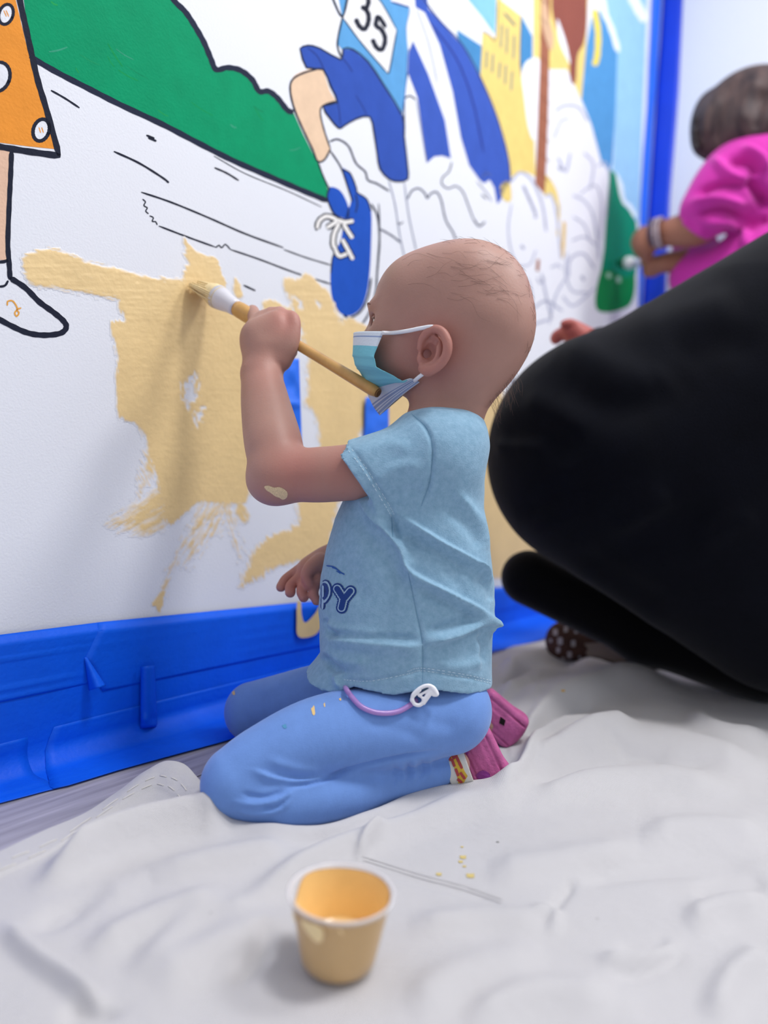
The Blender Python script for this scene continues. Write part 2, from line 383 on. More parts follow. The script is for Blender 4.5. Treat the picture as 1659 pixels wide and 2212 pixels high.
# town and sky
TE = (74, 146, 205); YE = (244, 219, 132)
Layer().fill([(987, 64), (1042, 100), (1037, 174), (1015, 138), (990, 95)], TE, 1, closed_smooth=False).done('blue_building')
Layer().fill([(1127, 35), (1150, 78), (1150, 128), (1140, 140), (1134, 192), (1122, 140)], TE, 1, closed_smooth=False).done('blue_building')
Layer().fill([(1000, -170), (1085, -170), (1074, 0), (1069, 75), (1042, 37), (1012, 0)], (142, 206, 244), 0, closed_smooth=False).done('blue_sky')
L = Layer()
L.fill([(1280, 30), (1300, 20), (1318, 60), (1334, 108), (1330, 230), (1323, 350), (1318, 372), (1300, 352), (1278, 270), (1256, 215), (1266, 100)], (84, 156, 218), 1, closed_smooth=False)
L.fill([(1285, -170), (1402, -170), (1394, 130), (1386, 300), (1380, 480), (1362, 470), (1345, 440), (1336, 380), (1322, 372), (1325, 340), (1334, 110), (1318, 58)], (158, 209, 248), 0, closed_smooth=False)
L.line([(1278, -20), (1300, 18), (1320, 60), (1336, 112)], (232, 240, 250), 12, 2); L.line([(1360, -20), (1380, 20), (1396, 45)], (232, 240, 250), 22, 2)
L.line([(1326, 372), (1340, 398), (1346, 432), (1360, 446), (1374, 470)], (225, 240, 250), 9, 3)
L.done('blue_sky')
L = Layer()
L.fill([(1074, -170), (1082, 0), (1126, 34), (1124, 137), (1133, 192), (1154, 297), (1157, 382), (1138, 372), (1120, 371), (1101, 386), (1094, 330), (1074, 256), (1037, 174), (1042, 69), (1071, 82)], YE, 1, closed_smooth=False)
L.line([(1042, 66), (1056, 74), (1071, 84), (1076, 0)], G1, 2, 2); L.line([(1126, 32), (1124, 137), (1133, 192)], G1, 2, 2)
for a, b in [((1089, 28), (1113, 56))]: L.line([a, b], (110, 120, 120), 5, 2)
for x, y0, y1 in [(1084, 52, 104), (1096, 58, 116), (1111, 76, 128), (1052, 110, 148), (1065, 116, 157), (1080, 134, 170), (1093, 140, 182), (1106, 154, 196)]:
    L.line([(x, y0), (x-1, (y0+y1)/2), (x-2, y1)], (150, 150, 132), 4.6, 2)
L.fill([(1152, -170), (1278, -170), (1266, 100), (1255, 218), (1244, 190), (1225, 150), (1190, 150), (1152, 128)], YE, 1, closed_smooth=False)
L.fill([(1090, 392), (1102, 396), (1105, 430), (1095, 436), (1083, 425), (1080, 405)], YE, 3)
L.fill([(1178, 378), (1195, 396), (1206, 425), (1210, 470), (1202, 440), (1190, 424), (1175, 420)], YE, 2)
L.line([(1208, 440), (1206, 480), (1204, 510)], YE, 5, 2); L.line([(1219, 478), (1217, 520), (1214, 557)], (232, 200, 126), 8, 2)
L.done('yellow_buildings')
L = Layer()
L.fill([(1172, -170), (1192, -170), (1187, 100), (1184, 250), (1178, 400), (1176, 420), (1156, 396), (1161, 300), (1166, 150)], (168, 106, 82), 5, closed_smooth=False)
for y in range(0, 400, 42): L.line([(1166, y-6), (1187, y+14)], (140, 84, 62), 2.4, 6)
L.line([(1163, 560), (1161, 586)], (168, 106, 82), 7, 5)
L.done('brown_pole')
L = Layer()
# plain blobs where a known figure is painted
L.fill([(1192, 0), (1212, -120), (1262, -120), (1268, 30), (1262, 90), (1248, 120), (1243, 178), (1232, 170), (1226, 100), (1205, 70)], (150, 84, 72), 4)
L.fill([(1176, -20), (1184, 30), (1196, 80), (1192, 108), (1182, 96), (1170, 40)], (222, 184, 152), 6)
L.line([(1284, 20), (1292, 70), (1290, 120), (1284, 142)], (246, 224, 90), 13, 4)
L.fill([(1204, 40), (1222, 88), (1232, 138), (1216, 110), (1206, 80)], (236, 239, 246), 5)
L.done('brown_patch')
L = Layer()
L.fill([(1318, 366), (1330, 375), (1338, 420), (1345, 440), (1360, 455), (1375, 480), (1378, 520), (1374, 590), (1362, 640), (1296, 660), (1297, 590), (1305, 540), (1310, 460)], (0, 142, 108), 4, closed_smooth=False)
L.fill([(1296, 592), (1320, 584), (1350, 600), (1372, 596), (1360, 660), (1290, 670)], (8, 138, 72), 5)
for p in ([(1312, 590), (1318, 600)], [(1334, 598), (1338, 610)]): L.line(p, (170, 215, 190), 10, 6)
L.done('green_bush')
Layer().fill([(1135, 136), (1150, 126), (1166, 132), (1163, 200), (1158, 292), (1150, 300), (1140, 270), (1132, 210), (1127, 160)], (238, 240, 246), 3).done('white_cloud')
L = Layer()
sk = [[(1105, 440), (1098, 490), (1104, 540), (1120, 572), (1145, 570), (1158, 540)], [(1104, 392), (1124, 372), (1148, 388), (1164, 420), (1174, 452), (1180, 500)],
      [(1238, 422), (1262, 434), (1280, 462), (1290, 512), (1294, 560)], [(1238, 468), (1262, 486), (1274, 520)], [(1176, 425), (1190, 421), (1200, 450), (1207, 500), (1212, 560)],
      [(1200, 240), (1220, 228), (1250, 232), (1270, 262)], [(1196, 300), (1212, 262), (1230, 256)], [(1205, 340), (1222, 370), (1232, 330)], [(1262, 330), (1282, 356), (1275, 410)],
      [(1235, 520), (1262, 512), (1288, 530)], [(1226, 545), (1222, 590), (1236, 628), (1268, 632)], [(1170, 590), (1180, 640), (1192, 690)], [(1140, 600), (1150, 640), (1146, 690)],
      [(1150, 668), (1180, 650), (1215, 672)], [(1215, 640), (1240, 660), (1285, 622)], [(1160, 600), (1168, 612), (1176, 600)], [(1190, 578), (1205, 572), (1212, 580)], [(1112, 640), (1130, 690), (1150, 700), (1185, 690)],
      [(1252, 420), (1285, 400), (1300, 440), (1296, 520)], [(1228, 600), (1232, 560), (1260, 548), (1284, 580)], [(1186, 700), (1200, 640), (1222, 600)], [(1290, 360), (1308, 352), (1318, 400), (1310, 470)]]
for k, p in enumerate(sk): L.line(p, G3 if k % 2 else (186, 190, 210), 5 if k % 3 else 4, 4)
for p in ([(1154, 466), (1160, 470)], [(1126, 530), (1132, 538)], [(1256, 596), (1262, 606)], [(1206, 360), (1214, 368)], [(1130, 400), (1148, 440), (1158, 464)]): L.line(p, (160, 164, 186), 6, 4)
L.done('unpainted_crowd')
L = Layer()
L.line([(1074, 868), (1080, 880), (1078, 905)], G2, 4, 8); L.line([(1092, 770), (1104, 800), (1108, 830)], G2, 5, 8); L.line([(1120, 762), (1112, 800), (1104, 830)], G2, 3, 8)
L.done('pencil_marks', kind='stuff')
# beige paint brushed on: a thin film whose coverage breaks up towards its edges
def vnoise(x, y, s):
    rng = np.random.RandomState(s); g = rng.rand(128, 128)
    xi = np.floor(x).astype(int); yi = np.floor(y).astype(int); fx = x-xi; fy = y-yi
    fx = fx*fx*(3-2*fx); fy = fy*fy*(3-2*fy)
    a = g[xi % 128, yi % 128]; b = g[(xi+1) % 128, yi % 128]; c = g[xi % 128, (yi+1) % 128]; d = g[(xi+1) % 128, (yi+1) % 128]
    return (a*(1-fx)+b*fx)*(1-fy)+(c*(1-fx)+d*fx)*fy
beige_m = mat('beige_wall_paint', (238, 208, 152), .4, .4, noise=(14, .06), bump=(120, .0008, 4))
nt = beige_m.node_tree; at = nt.nodes.new('ShaderNodeAttribute'); at.attribute_name = 'cover'
mx = nt.nodes.new('ShaderNodeMix'); mx.data_type = 'RGBA'; b_ = nt.nodes['Principled BSDF']; mx.inputs['A'].default_value = (*lin((232, 235, 243)), 1)
nt.links.new(b_.inputs['Base Color'].links[0].from_socket, mx.inputs['B']); nt.links.new(at.outputs['Fac'], mx.inputs['Factor']); nt.links.new(mx.outputs['Result'], b_.inputs['Base Color'])
patches = [  # outline, edge softness px, streak angle (deg), dryness
    ([(46, 556), (68, 545), (90, 537), (130, 540), (200, 565), (270, 585), (330, 595), (370, 600), (412, 608), (440, 640), (430, 690), (330, 690), (262, 652), (200, 640), (130, 625), (62, 612)], 9, 14, .15),
    ([(397, 512), (410, 528), (440, 548), (468, 560), (480, 590), (485, 620), (420, 640), (395, 600), (402, 570)], 7, 40, .1),
    ([(262, 640), (420, 600), (500, 640), (545, 690), (600, 660), (625, 700), (600, 760), (570, 850), (545, 980), (538, 1060), (520, 1090), (430, 1085), (400, 1110), (360, 1130), (330, 1010), (300, 925), (258, 900), (250, 830), (252, 760), (236, 706), (250, 690), (268, 688)], 7, 80, .1),
    ([(228, 1128), (300, 1085), (380, 1020), (450, 980), (540, 1000), (545, 1060), (470, 1080), (400, 1110), (330, 1155), (260, 1148)], 14, -32, .35),
    ([(610, 605), (640, 598), (664, 590), (690, 612), (716, 640), (740, 690), (775, 720), (800, 760), (812, 900), (780, 930), (740, 1070), (720, 1160), (690, 1200), (620, 1220), (540, 1260), (515, 1270), (530, 1230), (560, 1170), (640, 1130), (642, 1085), (670, 1000), (675, 960), (680, 900), (660, 870), (665, 780), (650, 730), (640, 690), (615, 630)], 10, 75, .15),
    ([(740, 690), (830, 720), (1060, 800), (1090, 930), (1150, 1150), (1180, 1200), (1062, 1250), (900, 1180), (800, 1000), (770, 800)], 8, 75, .05),
    ([(565, 655), (600, 650), (640, 690), (640, 780), (625, 790), (600, 740)], 8, 60, .2),
    ([(340, 1300), (352, 1235), (380, 1180), (430, 1110), (470, 1080), (480, 1100), (420, 1160), (380, 1230), (358, 1290), (345, 1318)], 12, -58, .72),
    ([(470, 1090), (500, 1085), (520, 1150), (532, 1210), (512, 1215), (490, 1150)], 12, 72, .72),
    ([(520, 1080), (542, 1110), (530, 1130), (505, 1110)], 8, 60, .4),
    ([(328, 1306), (345, 1280), (356, 1278), (346, 1322), (336, 1312)], 4, -50, .1),
    ([(300, 1000), (330, 960), (345, 1010), (320, 1060), (298, 1080)], 14, 60, .6),
    ([(430, 1085), (510, 1075), (490, 1140), (455, 1180), (395, 1240), (400, 1150)], 18, -58, .78),
    ([(508, 600), (518, 612), (524, 640), (514, 645), (504, 628)], 4, 70, .1),
]
holes = [([(395, 830), (420, 805), (428, 850), (405, 880)], 12), ([(420, 890), (440, 880), (436, 915), (420, 920)], 10), ([(635, 640), (655, 648), (650, 668)], 5), ([(680, 648), (694, 655), (690, 665)], 4),
         ([(655, 925), (690, 910), (690, 1010), (668, 1020), (655, 975)], 6)]
px0, px1, py0, py1, stp = 30, 1200, 495, 1345, 3
gx, gy = np.meshgrid(np.arange(px0, px1, stp), np.arange(py0, py1, stp))
q = np.stack([gx.ravel(), gy.ravel()], 1).astype(float)
cov = np.zeros(len(q))
for k, (pl, soft, ang, dry) in enumerate(patches):
    pl = catmull(pl, 4, True)
    sd = np.where(inpoly(q, pl), 1, -1)*pdist(q, pl, True)
    a = math.radians(ang); u = q[:, 0]*math.cos(a)+q[:, 1]*math.sin(a); v = -q[:, 0]*math.sin(a)+q[:, 1]*math.cos(a)
    nz = .6*vnoise(u/26, v/3.2, k)+.4*vnoise(u/9, v/5, k+50)
    nz2 = vnoise(u/60, v/14, k+90)
    ci = np.clip(sd/(soft*(.6+1.2*nz2)), -3, 1)
    c = ci+(nz-.5)*(1.1+2.0*dry)-dry*1.2
    cov = np.maximum(cov, np.clip(c*(2.0 if dry < .3 else .8)+.45, 0, 1))
for k, (pl, soft) in enumerate(holes):
    sd = np.where(inpoly(q, pl), 1, -1)*pdist(q, pl, True)
    nz = vnoise(q[:, 0]/5, q[:, 1]/8, k+20)
    cov *= 1-np.clip((sd/soft+(nz-.5)*1.8)*1.2+.4, 0, 1)
H_, W_ = gx.shape
keep = cov.reshape(H_, W_) > .06
ck = keep[:-1, :-1] | keep[1:, :-1] | keep[:-1, 1:] | keep[1:, 1:]
idx = np.arange(H_*W_).reshape(H_, W_)
F = np.stack([idx[:-1, :-1][ck], idx[1:, :-1][ck], idx[1:, 1:][ck], idx[:-1, 1:][ck]], 1)
rel = .0004*vnoise(q[:, 0]/40+vnoise(q[:, 0]/20, q[:, 1]/60, 4)*2, q[:, 1]/3.0, 77)
BV = np.array([onwall(x, y, .00022) for x, y in q]) + WN*((LAY*9+rel*np.where(q[:, 1] < 700, 1, .4))*np.clip(cov*1.2-.1, 0, 1))[:, None]
us = np.unique(F); re_ = np.full(len(BV), -1); re_[us] = np.arange(len(us))
me = mesh(BV[us], re_[F], beige_m, True); attr(me, 'cover', cov[us])
link('beige_paint', me, mural, label='beige paint brushed roughly across the lower wall')
# ------------------------------------------------------------ blue masking tape
tape_m = mat('blue_masking_tape', (0, 94, 234), .55, .25, noise=(9, .1), bump=(160, .0006, 4))
tape_l = mat('blue_masking_tape_light', (44, 118, 246), .42, .45, noise=(9, .08), bump=(160, .0006, 4))
tops = [(-260, 1402), (0, 1374), (222, 1346), (480, 1320), (650, 1303), (850, 1287), (1071, 1270), (1180, 1262)]
tS, tZ = [], []
for x, y in tops:
    s_, _, z_ = wco(onwall(x, y, .012)); tS.append(s_); tZ.append(z_)
bots = [(-260, 1806), (0, 1738), (120, 1706), (135, 1704), (260, 1666), (480, 1606), (800, 1510), (1060, 1411), (1160, 1386)]
bS, bN = [], []
for x, y in bots:
    s_, n_, _ = wco(onfloor(x, y)); bS.append(s_); bN.append(max(.03, n_))
def tape_sheet(name, s0, s1, v0, v1, lift, mt, parent, ns=200, nv=26, wr=1.0, seed=0, slant=None):
    """sheet on the skirting: v 0 at the top edge, 1 at the outer edge on the floor"""
    S = np.linspace(s0, s1, ns); V = np.linspace(v0, v1, nv); out = np.zeros((nv, ns, 3))
    zt = np.interp(S, tS, tZ); nb = np.interp(S, bS, bN)
    S_ = S
    for j, v in enumerate(V):
        S = S_-np.interp(v-v0, [0, .2, .42], slant if slant else (0, 0, 0))*np.clip(1-(S_-s0)/.15, 0, 1)
        zt = np.interp(S, tS, tZ); nb = np.interp(S, bS, bN)
        zz = np.where(v < .75, zt*(1-v/.75), 0.0)
        n = .0135+0*S
        if v < .04: n = .004+.0095*(v/.04)+0*S
        if v > .60: z_c = zt*.2*(np.clip((.75-v)/.15, 0, 1)**2)+.0012; zz = z_c
        if v > .60: n = .0135+(nb-.0135)*np.clip((v-.64)/.36, 0, 1)
        zz = np.maximum(zz, .0012)
        wrk = wr*(.0004*np.sin(S*9+v*3+seed)*(vnoise(S*4+seed, np.full(ns, v*6), 5)) + .0014*np.clip(vnoise(S*5+seed, np.full(ns, v*40.), 6+seed)-.62, 0, 1)*2)
        n = n+lift+(wrk if v < .62 else 0); zz = zz+(lift+wrk if v >= .62 else 0)
        out[j] = W0+np.outer(S, WD)+np.outer(n, WN)+np.outer(zz, [0, 0, 1])
    idx = np.arange(ns*nv).reshape(nv, ns)
    F = np.stack([idx[:-1, :-1], idx[1:, :-1], idx[1:, 1:], idx[:-1, 1:]], -1).reshape(-1, 4)
    me = mesh(out.reshape(-1, 3), F, mt)
    o = link(name, me, parent)
    sol = o.modifiers.new('t', 'SOLIDIFY'); sol.thickness = .0003; sol.offset = 1
    return o
ms = lambda x, y: wco(onwall(x, y, .014))[0]
t = empty('masking_tape', wl(.6, .02, 0), label='wide blue masking tape layers along the skirting and floor edge', category='masking tape')
sj = ms(222, 1350)
tape_sheet('lower_layer', -.9, CS-.01, .1, 1, 0, tape_m, t, wr=.6)
tape_sheet('top_strip', -.9, sj, 0, .34, .0006, tape_m, t, seed=2, wr=1.8)
tape_sheet('top_strip', sj-.002, CS-.012, 0, .40, .0012, tape_m, t, seed=4, wr=.5, slant=(0, sj-ms(184, 1424), sj-ms(229, 1482)))
sb = wco(onfloor(128, 1705))[0]
tape_sheet('floor_strip', -.9, sb, .56, 1.0, .0005, tape_m, t, seed=7, ns=80)
tape_sheet('floor_strip', sb+.03, CS-.02, .54, 1.03, .0010, tape_m, t, seed=9, slant=(0, .018, .036))
def wgrid(name, P_, mt, parent=None, thick=.0003, **kw):
    """P_: array rows x cols x 3"""
    a, b = P_.shape[:2]; idx = np.arange(a*b).reshape(a, b)
    F = np.stack([idx[:-1, :-1], idx[1:, :-1], idx[1:, 1:], idx[:-1, 1:]], -1).reshape(-1, 4)
    o = link(name, mesh(P_.reshape(-1, 3), F, mt), parent, **kw)
    if thick:
        sol = o.modifiers.new('t', 'SOLIDIFY'); sol.thickness = thick; sol.offset = 0
    return o
# the curled end of the left strip and the loose folded tab
def quadgrid(c00, c10, c11, c01, bul, nu=14, nv=20, off0=.016, off=None):
    out = np.zeros((nv, nu, 3))
    for j in range(nv):
        for i in range(nu):
            u, v = i/(nu-1), j/(nv-1)
            x = (1-v)*((1-u)*c00[0]+u*c10[0])+v*((1-u)*c01[0]+u*c11[0]); y = (1-v)*((1-u)*c00[1]+u*c10[1])+v*((1-u)*c01[1]+u*c11[1])
            out[j, i] = onwall(x, y, off0+bul(u, v))
    return out
wgrid('curled_end', quadgrid((183, 1420), (188, 1420), (229, 1481), (192, 1492), lambda u, v: .016*v*math.sin(u*math.pi*.75)+.003*v), tape_m, t)
wgrid('loose_tab', quadgrid((304, 1440), (334, 1437), (340, 1570), (303, 1573), lambda u, v: .008*(1-(2*u-1)**2)+.003+.004*math.exp(-((v-.86)/.05)**2)*math.sin(u*6)), tape_m, t)
# upright strip behind the arm
t2 = empty('masking_tape', onwall(628, 900, .004), label='upright crinkled blue tape strip on the wall behind the raised arm', category='masking tape')
wgrid('strip', quadgrid((598, 772), (646, 775), (655, 1040), (612, 1040), lambda u, v: .004*vnoise(np.array([u*3.]), np.array([v*9.]), 3)[0]+.006*math.exp(-((v-.37)/.03)**2)*(1-u*.5), nv=50, off0=.003), tape_l, t2)
t3 = empty('masking_tape', onwall(805, 890, .004), label='blue tape scrap on the wall beside the hanging face mask', category='masking tape')
wgrid('strip', quadgrid((790, 858), (840, 858), (840, 960), (786, 960), lambda u, v: .003*vnoise(np.array([u*3.]), np.array([v*6.]), 8)[0], off0=.004), tape_l, t3)
# corner strips
t4 = empty('masking_tape', wl(CS-.1, .004, 1.2), label='pale blue tape strip at the mural edge running up to the corner', category='masking tape')
e1 = [(1406, 0), (1400, 130), (1396, 230), (1388, 330), (1382, 430), (1378, 640), (1374, 900)]
sl = [wco(onwall(x, y))[0] for x, y in e1]; zl = [wco(onwall(x, y))[2] for x, y in e1]
Z = np.linspace(.02, 2.6, 130); Sl = np.interp(Z, zl[::-1], sl[::-1])+.004*vnoise(Z*9, Z*0, 2)
out = np.zeros((130, 8, 3))
for j in range(130):
    for i in range(8):
        u = i/7; out[j, i] = wl(Sl[j]*(1-u)+(CS-.006)*u, .003+.002*vnoise(np.array([u*4]), np.array([Z[j]*6]), 4)[0], Z[j])
wgrid('strip', out, tape_l, t4)
t5 = empty('masking_tape', wl(CS-.004, .1, 1.2), label='deep blue tape strip on the plain wall beside the corner', category='masking tape')
def onback(px, py):
    r = ray(px, py); tt = ((W0+WD*(CS-.003)-CP)@WD)/(r@WD); return CP+r*tt
wd = [(wco(onback(x, y))[1], wco(onback(x, y))[2]) for x, y in [(1475, 0), (1466, 200), (1458, 300), (1448, 420), (1440, 560), (1432, 800)]]
nn = np.interp(Z, [a[1] for a in wd][::-1], [a[0] for a in wd][::-1])
out = np.zeros((130, 6, 3))
for j in range(130):
    for i in range(6): out[j, i] = W0+WD*(CS-.0035-.001*vnoise(np.array([i*.8]), np.array([Z[j]*6]), 9)[0])+WN*(.007+(nn[j]-.006)*i/5)+np.array([0, 0, Z[j]])
wgrid('strip', out, mat('blue_masking_tape_deep', (4, 66, 214), .42, .45, noise=(9, .06), bump=(160, .0006, 4)), t5)
# beige drip on the skirting tape
dl = Layer.__new__(Layer)
def on_tape(px, py, off=.0205): return onwall(px, py, off)
v, f = cdt(catmull([(642, 1302), (650, 1302), (652, 1330), (660, 1345), (680, 1326), (692, 1306), (700, 1310), (698, 1345), (682, 1370), (655, 1378), (642, 1370), (641, 1340)], 5, True))
link('paint_drip', mesh([on_tape(x, y) for x, y in v], f, paint((236, 208, 150))), t)
# ------------------------------------------------------------ smooth solids: a signed distance field turned into one mesh
class Solid:
    def __init__(s, lo, hi, h):
        s.lo = np.array(lo, float); s.h = h
        s.n = np.ceil((np.array(hi)-s.lo)/h).astype(int)+1
        s.D = np.full(s.n, .08, np.float32)
        s.ax = [(s.lo[i]+h*np.arange(s.n[i])).astype(np.float32) for i in range(3)]
    def _sub(s, lo, hi):
        a = np.clip(np.floor((np.array(lo)-s.lo)/s.h).astype(int), 0, s.n); b = np.clip(np.ceil((np.array(hi)-s.lo)/s.h).astype(int)+1, 0, s.n)
        sl = tuple(slice(a[i], b[i]) for i in range(3))
        return sl, s.ax[0][sl[0]][:, None, None], s.ax[1][sl[1]][None, :, None], s.ax[2][sl[2]][None, None, :]
    def op(s, lo, hi, fn, k=.01, cut=False):
        pad = k+3*s.h
        sl, X, Y, Z = s._sub(np.array(lo)-pad, np.array(hi)+pad)
        if any(x.stop <= x.start for x in sl): return s
        d = fn(X, Y, Z).astype(np.float32); D = s.D[sl]
        if cut:
            d = -d; h = np.clip(.5-.5*(D-d)/k, 0, 1); s.D[sl] = D*(1-h)+d*h+k*h*(1-h)
        else:
            h = np.clip(.5+.5*(D-d)/k, 0, 1); s.D[sl] = D*(1-h)+d*h-k*h*(1-h)
        return s
    def cap(s, a, ra, b, rb, k=.01, cut=False, sq=None):
        """tapered limb; sq=(axis, factor) flattens it along an axis"""
        a = np.asarray(a, float); b = np.asarray(b, float); ba = b-a; bb = ba@ba+1e-12; R = max(ra, rb)*(max(1, sq[1]) if sq else 1)
        def fn(X, Y, Z):
            x, y, z = X-a[0], Y-a[1], Z-a[2]
            t = np.clip((x*ba[0]+y*ba[1]+z*ba[2])/bb, 0, 1)
            x = x-t*ba[0]; y = y-t*ba[1]; z = z-t*ba[2]
            if sq:
                ax = np.asarray(sq[0], float); ax = ax/np.linalg.norm(ax); p = (x*ax[0]+y*ax[1]+z*ax[2])*(1/sq[1]-1)
                x = x+p*ax[0]; y = y+p*ax[1]; z = z+p*ax[2]
            return np.sqrt(x*x+y*y+z*z)-(ra+(rb-ra)*t)
        return s.op(np.minimum(a, b)-R, np.maximum(a, b)+R, fn, k, cut)
    def chain(s, pts, rs, k=.01, sq=None, cut=False, n=9):
        """one smooth limb along a curve through the points, with its own taper"""
        q = np.hstack([np.asarray(pts, float), np.asarray(rs, float)[:, None]])
        if len(q) > 2: q = catmull(q, n)
        p, r = q[:, :3], q[:, 3]; R = r.max()
        def fn(X, Y, Z):
            out = None
            for i in range(len(p)-1):
                a = p[i]; ba = p[i+1]-a; bb = ba@ba+1e-12; x, y, z = X-a[0], Y-a[1], Z-a[2]
                t = np.clip((x*ba[0]+y*ba[1]+z*ba[2])/bb, 0, 1)
                x = x-t*ba[0]; y = y-t*ba[1]; z = z-t*ba[2]
                d = np.sqrt(x*x+y*y+z*z)-(r[i]+(r[i+1]-r[i])*t)
                out = d if out is None else np.minimum(out, d)
            return out
        return s.op(p.min(0)-R, p.max(0)+R, fn, k, cut)
    def ell(s, c, r, k=.01, B=None, cut=False):
        """ellipsoid; B rows are its own axes"""
        c = np.asarray(c, float); r = np.asarray(r, float); B = np.eye(3) if B is None else np.asarray(B, float)
        R = np.sqrt((B**2*(r**2)[:, None]).sum(0))
        def fn(X, Y, Z):
            x, y, z = X-c[0], Y-c[1], Z-c[2]; k0 = 0; k1 = 0
            for i in range(3):
                p = x*B[i, 0]+y*B[i, 1]+z*B[i, 2]; k0 = k0+(p/r[i])**2; k1 = k1+(p/r[i]**2)**2
            k0 = np.sqrt(k0); return k0*(k0-1)/(np.sqrt(k1)+1e-9)
        return s.op(c-R, c+R, fn, k, cut)
    def box(s, c, r, rd, k=.005, B=None, cut=False):
        c = np.asarray(c, float); r = np.asarray(r, float); B = np.eye(3) if B is None else np.asarray(B, float)
        R = (np.abs(B)*(r+rd)[:, None]).sum(0)
        def fn(X, Y, Z):
            x, y, z = X-c[0], Y-c[1], Z-c[2]; q = [np.abs(x*B[i, 0]+y*B[i, 1]+z*B[i, 2])-r[i] for i in range(3)]
            o = np.sqrt(sum(np.maximum(p, 0)**2 for p in q)); return o+np.minimum(np.maximum(np.maximum(q[0], q[1]), q[2]), 0)-rd
        return s.op(c-R, c+R, fn, k, cut)
    def plane(s, p, n, k=.002):            # keep the side the normal points away from
        p = np.asarray(p, float); n = np.asarray(n, float); n = n/np.linalg.norm(n)
        X, Y, Z = s.ax[0][:, None, None], s.ax[1][None, :, None], s.ax[2][None, None, :]
        s.D = np.maximum(s.D, ((X-p[0])*n[0]+(Y-p[1])*n[1]+(Z-p[2])*n[2]).astype(np.float32)); return s
    def union(s, o): s.D = np.minimum(s.D, o.D); return s
    def mesh(s, smooth=3):
        D = s.D; D[[0, -1]] = np.maximum(D[[0, -1]], 1e-3); D[:, [0, -1]] = np.maximum(D[:, [0, -1]], 1e-3); D[:, :, [0, -1]] = np.maximum(D[:, :, [0, -1]], 1e-3)
        S = D < 0
        n0, n1, n2 = D.shape
        cnt = np.zeros((n0-1, n1-1, n2-1), np.uint8)
        for i in (0, 1):
            for j in (0, 1):
                for k in (0, 1): cnt += S[i:n0-1+i, j:n1-1+j, k:n2-1+k]
        act = (cnt > 0) & (cnt < 8); I = np.argwhere(act); N = len(I)
        cid = np.full(act.shape, -1, np.int32); cid[act] = np.arange(N)
        acc = np.zeros((N, 3)); num = np.zeros(N)
        cs = [(i, j, k) for i in (0, 1) for j in (0, 1) for k in (0, 1)]
        val = {c: D[I[:, 0]+c[0], I[:, 1]+c[1], I[:, 2]+c[2]].astype(float) for c in cs}
        for c in cs:
            for a in range(3):
                if c[a] == 0:
                    e = list(c); e[a] = 1; e = tuple(e)
                    v0, v1 = val[c], val[e]; x = (v0 < 0) != (v1 < 0)
                    t = np.where(x, v0/(v0-v1+1e-20), 0)
                    p = np.array(c, float)[None, :].repeat(N, 0); p[:, a] += t
                    acc[x] += p[x]; num[x] += 1
        V = s.lo+(I+acc/num[:, None])*s.h
        Fs = []
        for a in range(3):
            b, c = (a+1) % 3, (a+2) % 3
            A = np.take(S, range(0, S.shape[a]-1), a); B = np.take(S, range(1, S.shape[a]), a)
            for flip, mk in ((False, A & ~B), (True, ~A & B)):
                E = np.argwhere(mk)
                E = E[(E[:, b] > 0) & (E[:, c] > 0)]
                if not len(E): continue
                def g(db, dc):
                    q = E.copy(); q[:, b] -= db; q[:, c] -= dc; return cid[q[:, 0], q[:, 1], q[:, 2]]
                Q = np.stack([g(1, 1), g(0, 1), g(0, 0), g(1, 0)], 1)
                Fs.append(Q[:, ::-1] if flip else Q)
        F = np.vstack(Fs); F = F[(F >= 0).all(1)]
        return relax(V, F, smooth), F
def nbrs(F):
    E = np.vstack([F[:, [0, 1]], F[:, [1, 2]], F[:, [2, 3]], F[:, [3, 0]]]); return np.vstack([E, E[:, ::-1]])
def relax(V, F, it, lam=.5, w=None):
    E = nbrs(F); n = len(V); deg = np.bincount(E[:, 0], minlength=n)+1e-9
    for i in range(it):
        for l in (lam, -lam*1.04):
            A = np.stack([np.bincount(E[:, 0], V[E[:, 1], a], n) for a in range(3)], 1)/deg[:, None]
            d = (A-V)*l; V = V+(d if w is None else d*w[:, None])
    return V
def normals(V, F):
    n = np.cross(V[F[:, 2]]-V[F[:, 0]], V[F[:, 3]]-V[F[:, 1]]); N = np.zeros_like(V)
    for i in range(4):
        for a in range(3): N[:, a] += np.bincount(F[:, i], n[:, a], len(V))
    return N/(np.linalg.norm(N, axis=1)[:, None]+1e-12)
def sculpt(V, F, strokes, zmax=None, post=1):
    """push folds along lines: (points, height m, half width px[, one-sided]); only the surface facing this side"""
    N = normals(V, F); x, y, z = proj(V); q = np.stack([x, y], 1)
    vd = CP-V; vd /= np.linalg.norm(vd, axis=1)[:, None]
    fac = np.clip(((N*vd).sum(1)+.15)/.4, 0, 1)
    disp = np.zeros(len(V))
    for st in strokes:
        pts, amp, wd = st[:3]; c = catmull(pts, 6)
        lo = c.min(0)-wd*3; hi = c.max(0)+wd*3
        k = np.where((q > lo).all(1) & (q < hi).all(1) & (fac > 0))[0]
        if not len(k): continue
        d, u = pdist(q[k], c, arc=True)
        e = np.clip(np.minimum(u, 1-u)*5+.12, 0, 1)
        if len(st) > 3:                      # fold with a sharp side: sign from the cross product
            ci = np.clip((u*(len(c)-1)).astype(int), 0, len(c)-2); t = c[ci+1]-c[ci]; r = q[k]-c[ci]
            sg = np.sign(t[:, 0]*r[:, 1]-t[:, 1]*r[:, 0])*st[3]
            wloc = np.where(sg > 0, wd*.4, wd*1.4)
        else: wloc = wd
        disp[k] += amp*np.exp(-(d/wloc)**2)*e*fac[k]
    V = V+N*disp[:, None]
    return relax(V, F, post) if post else V
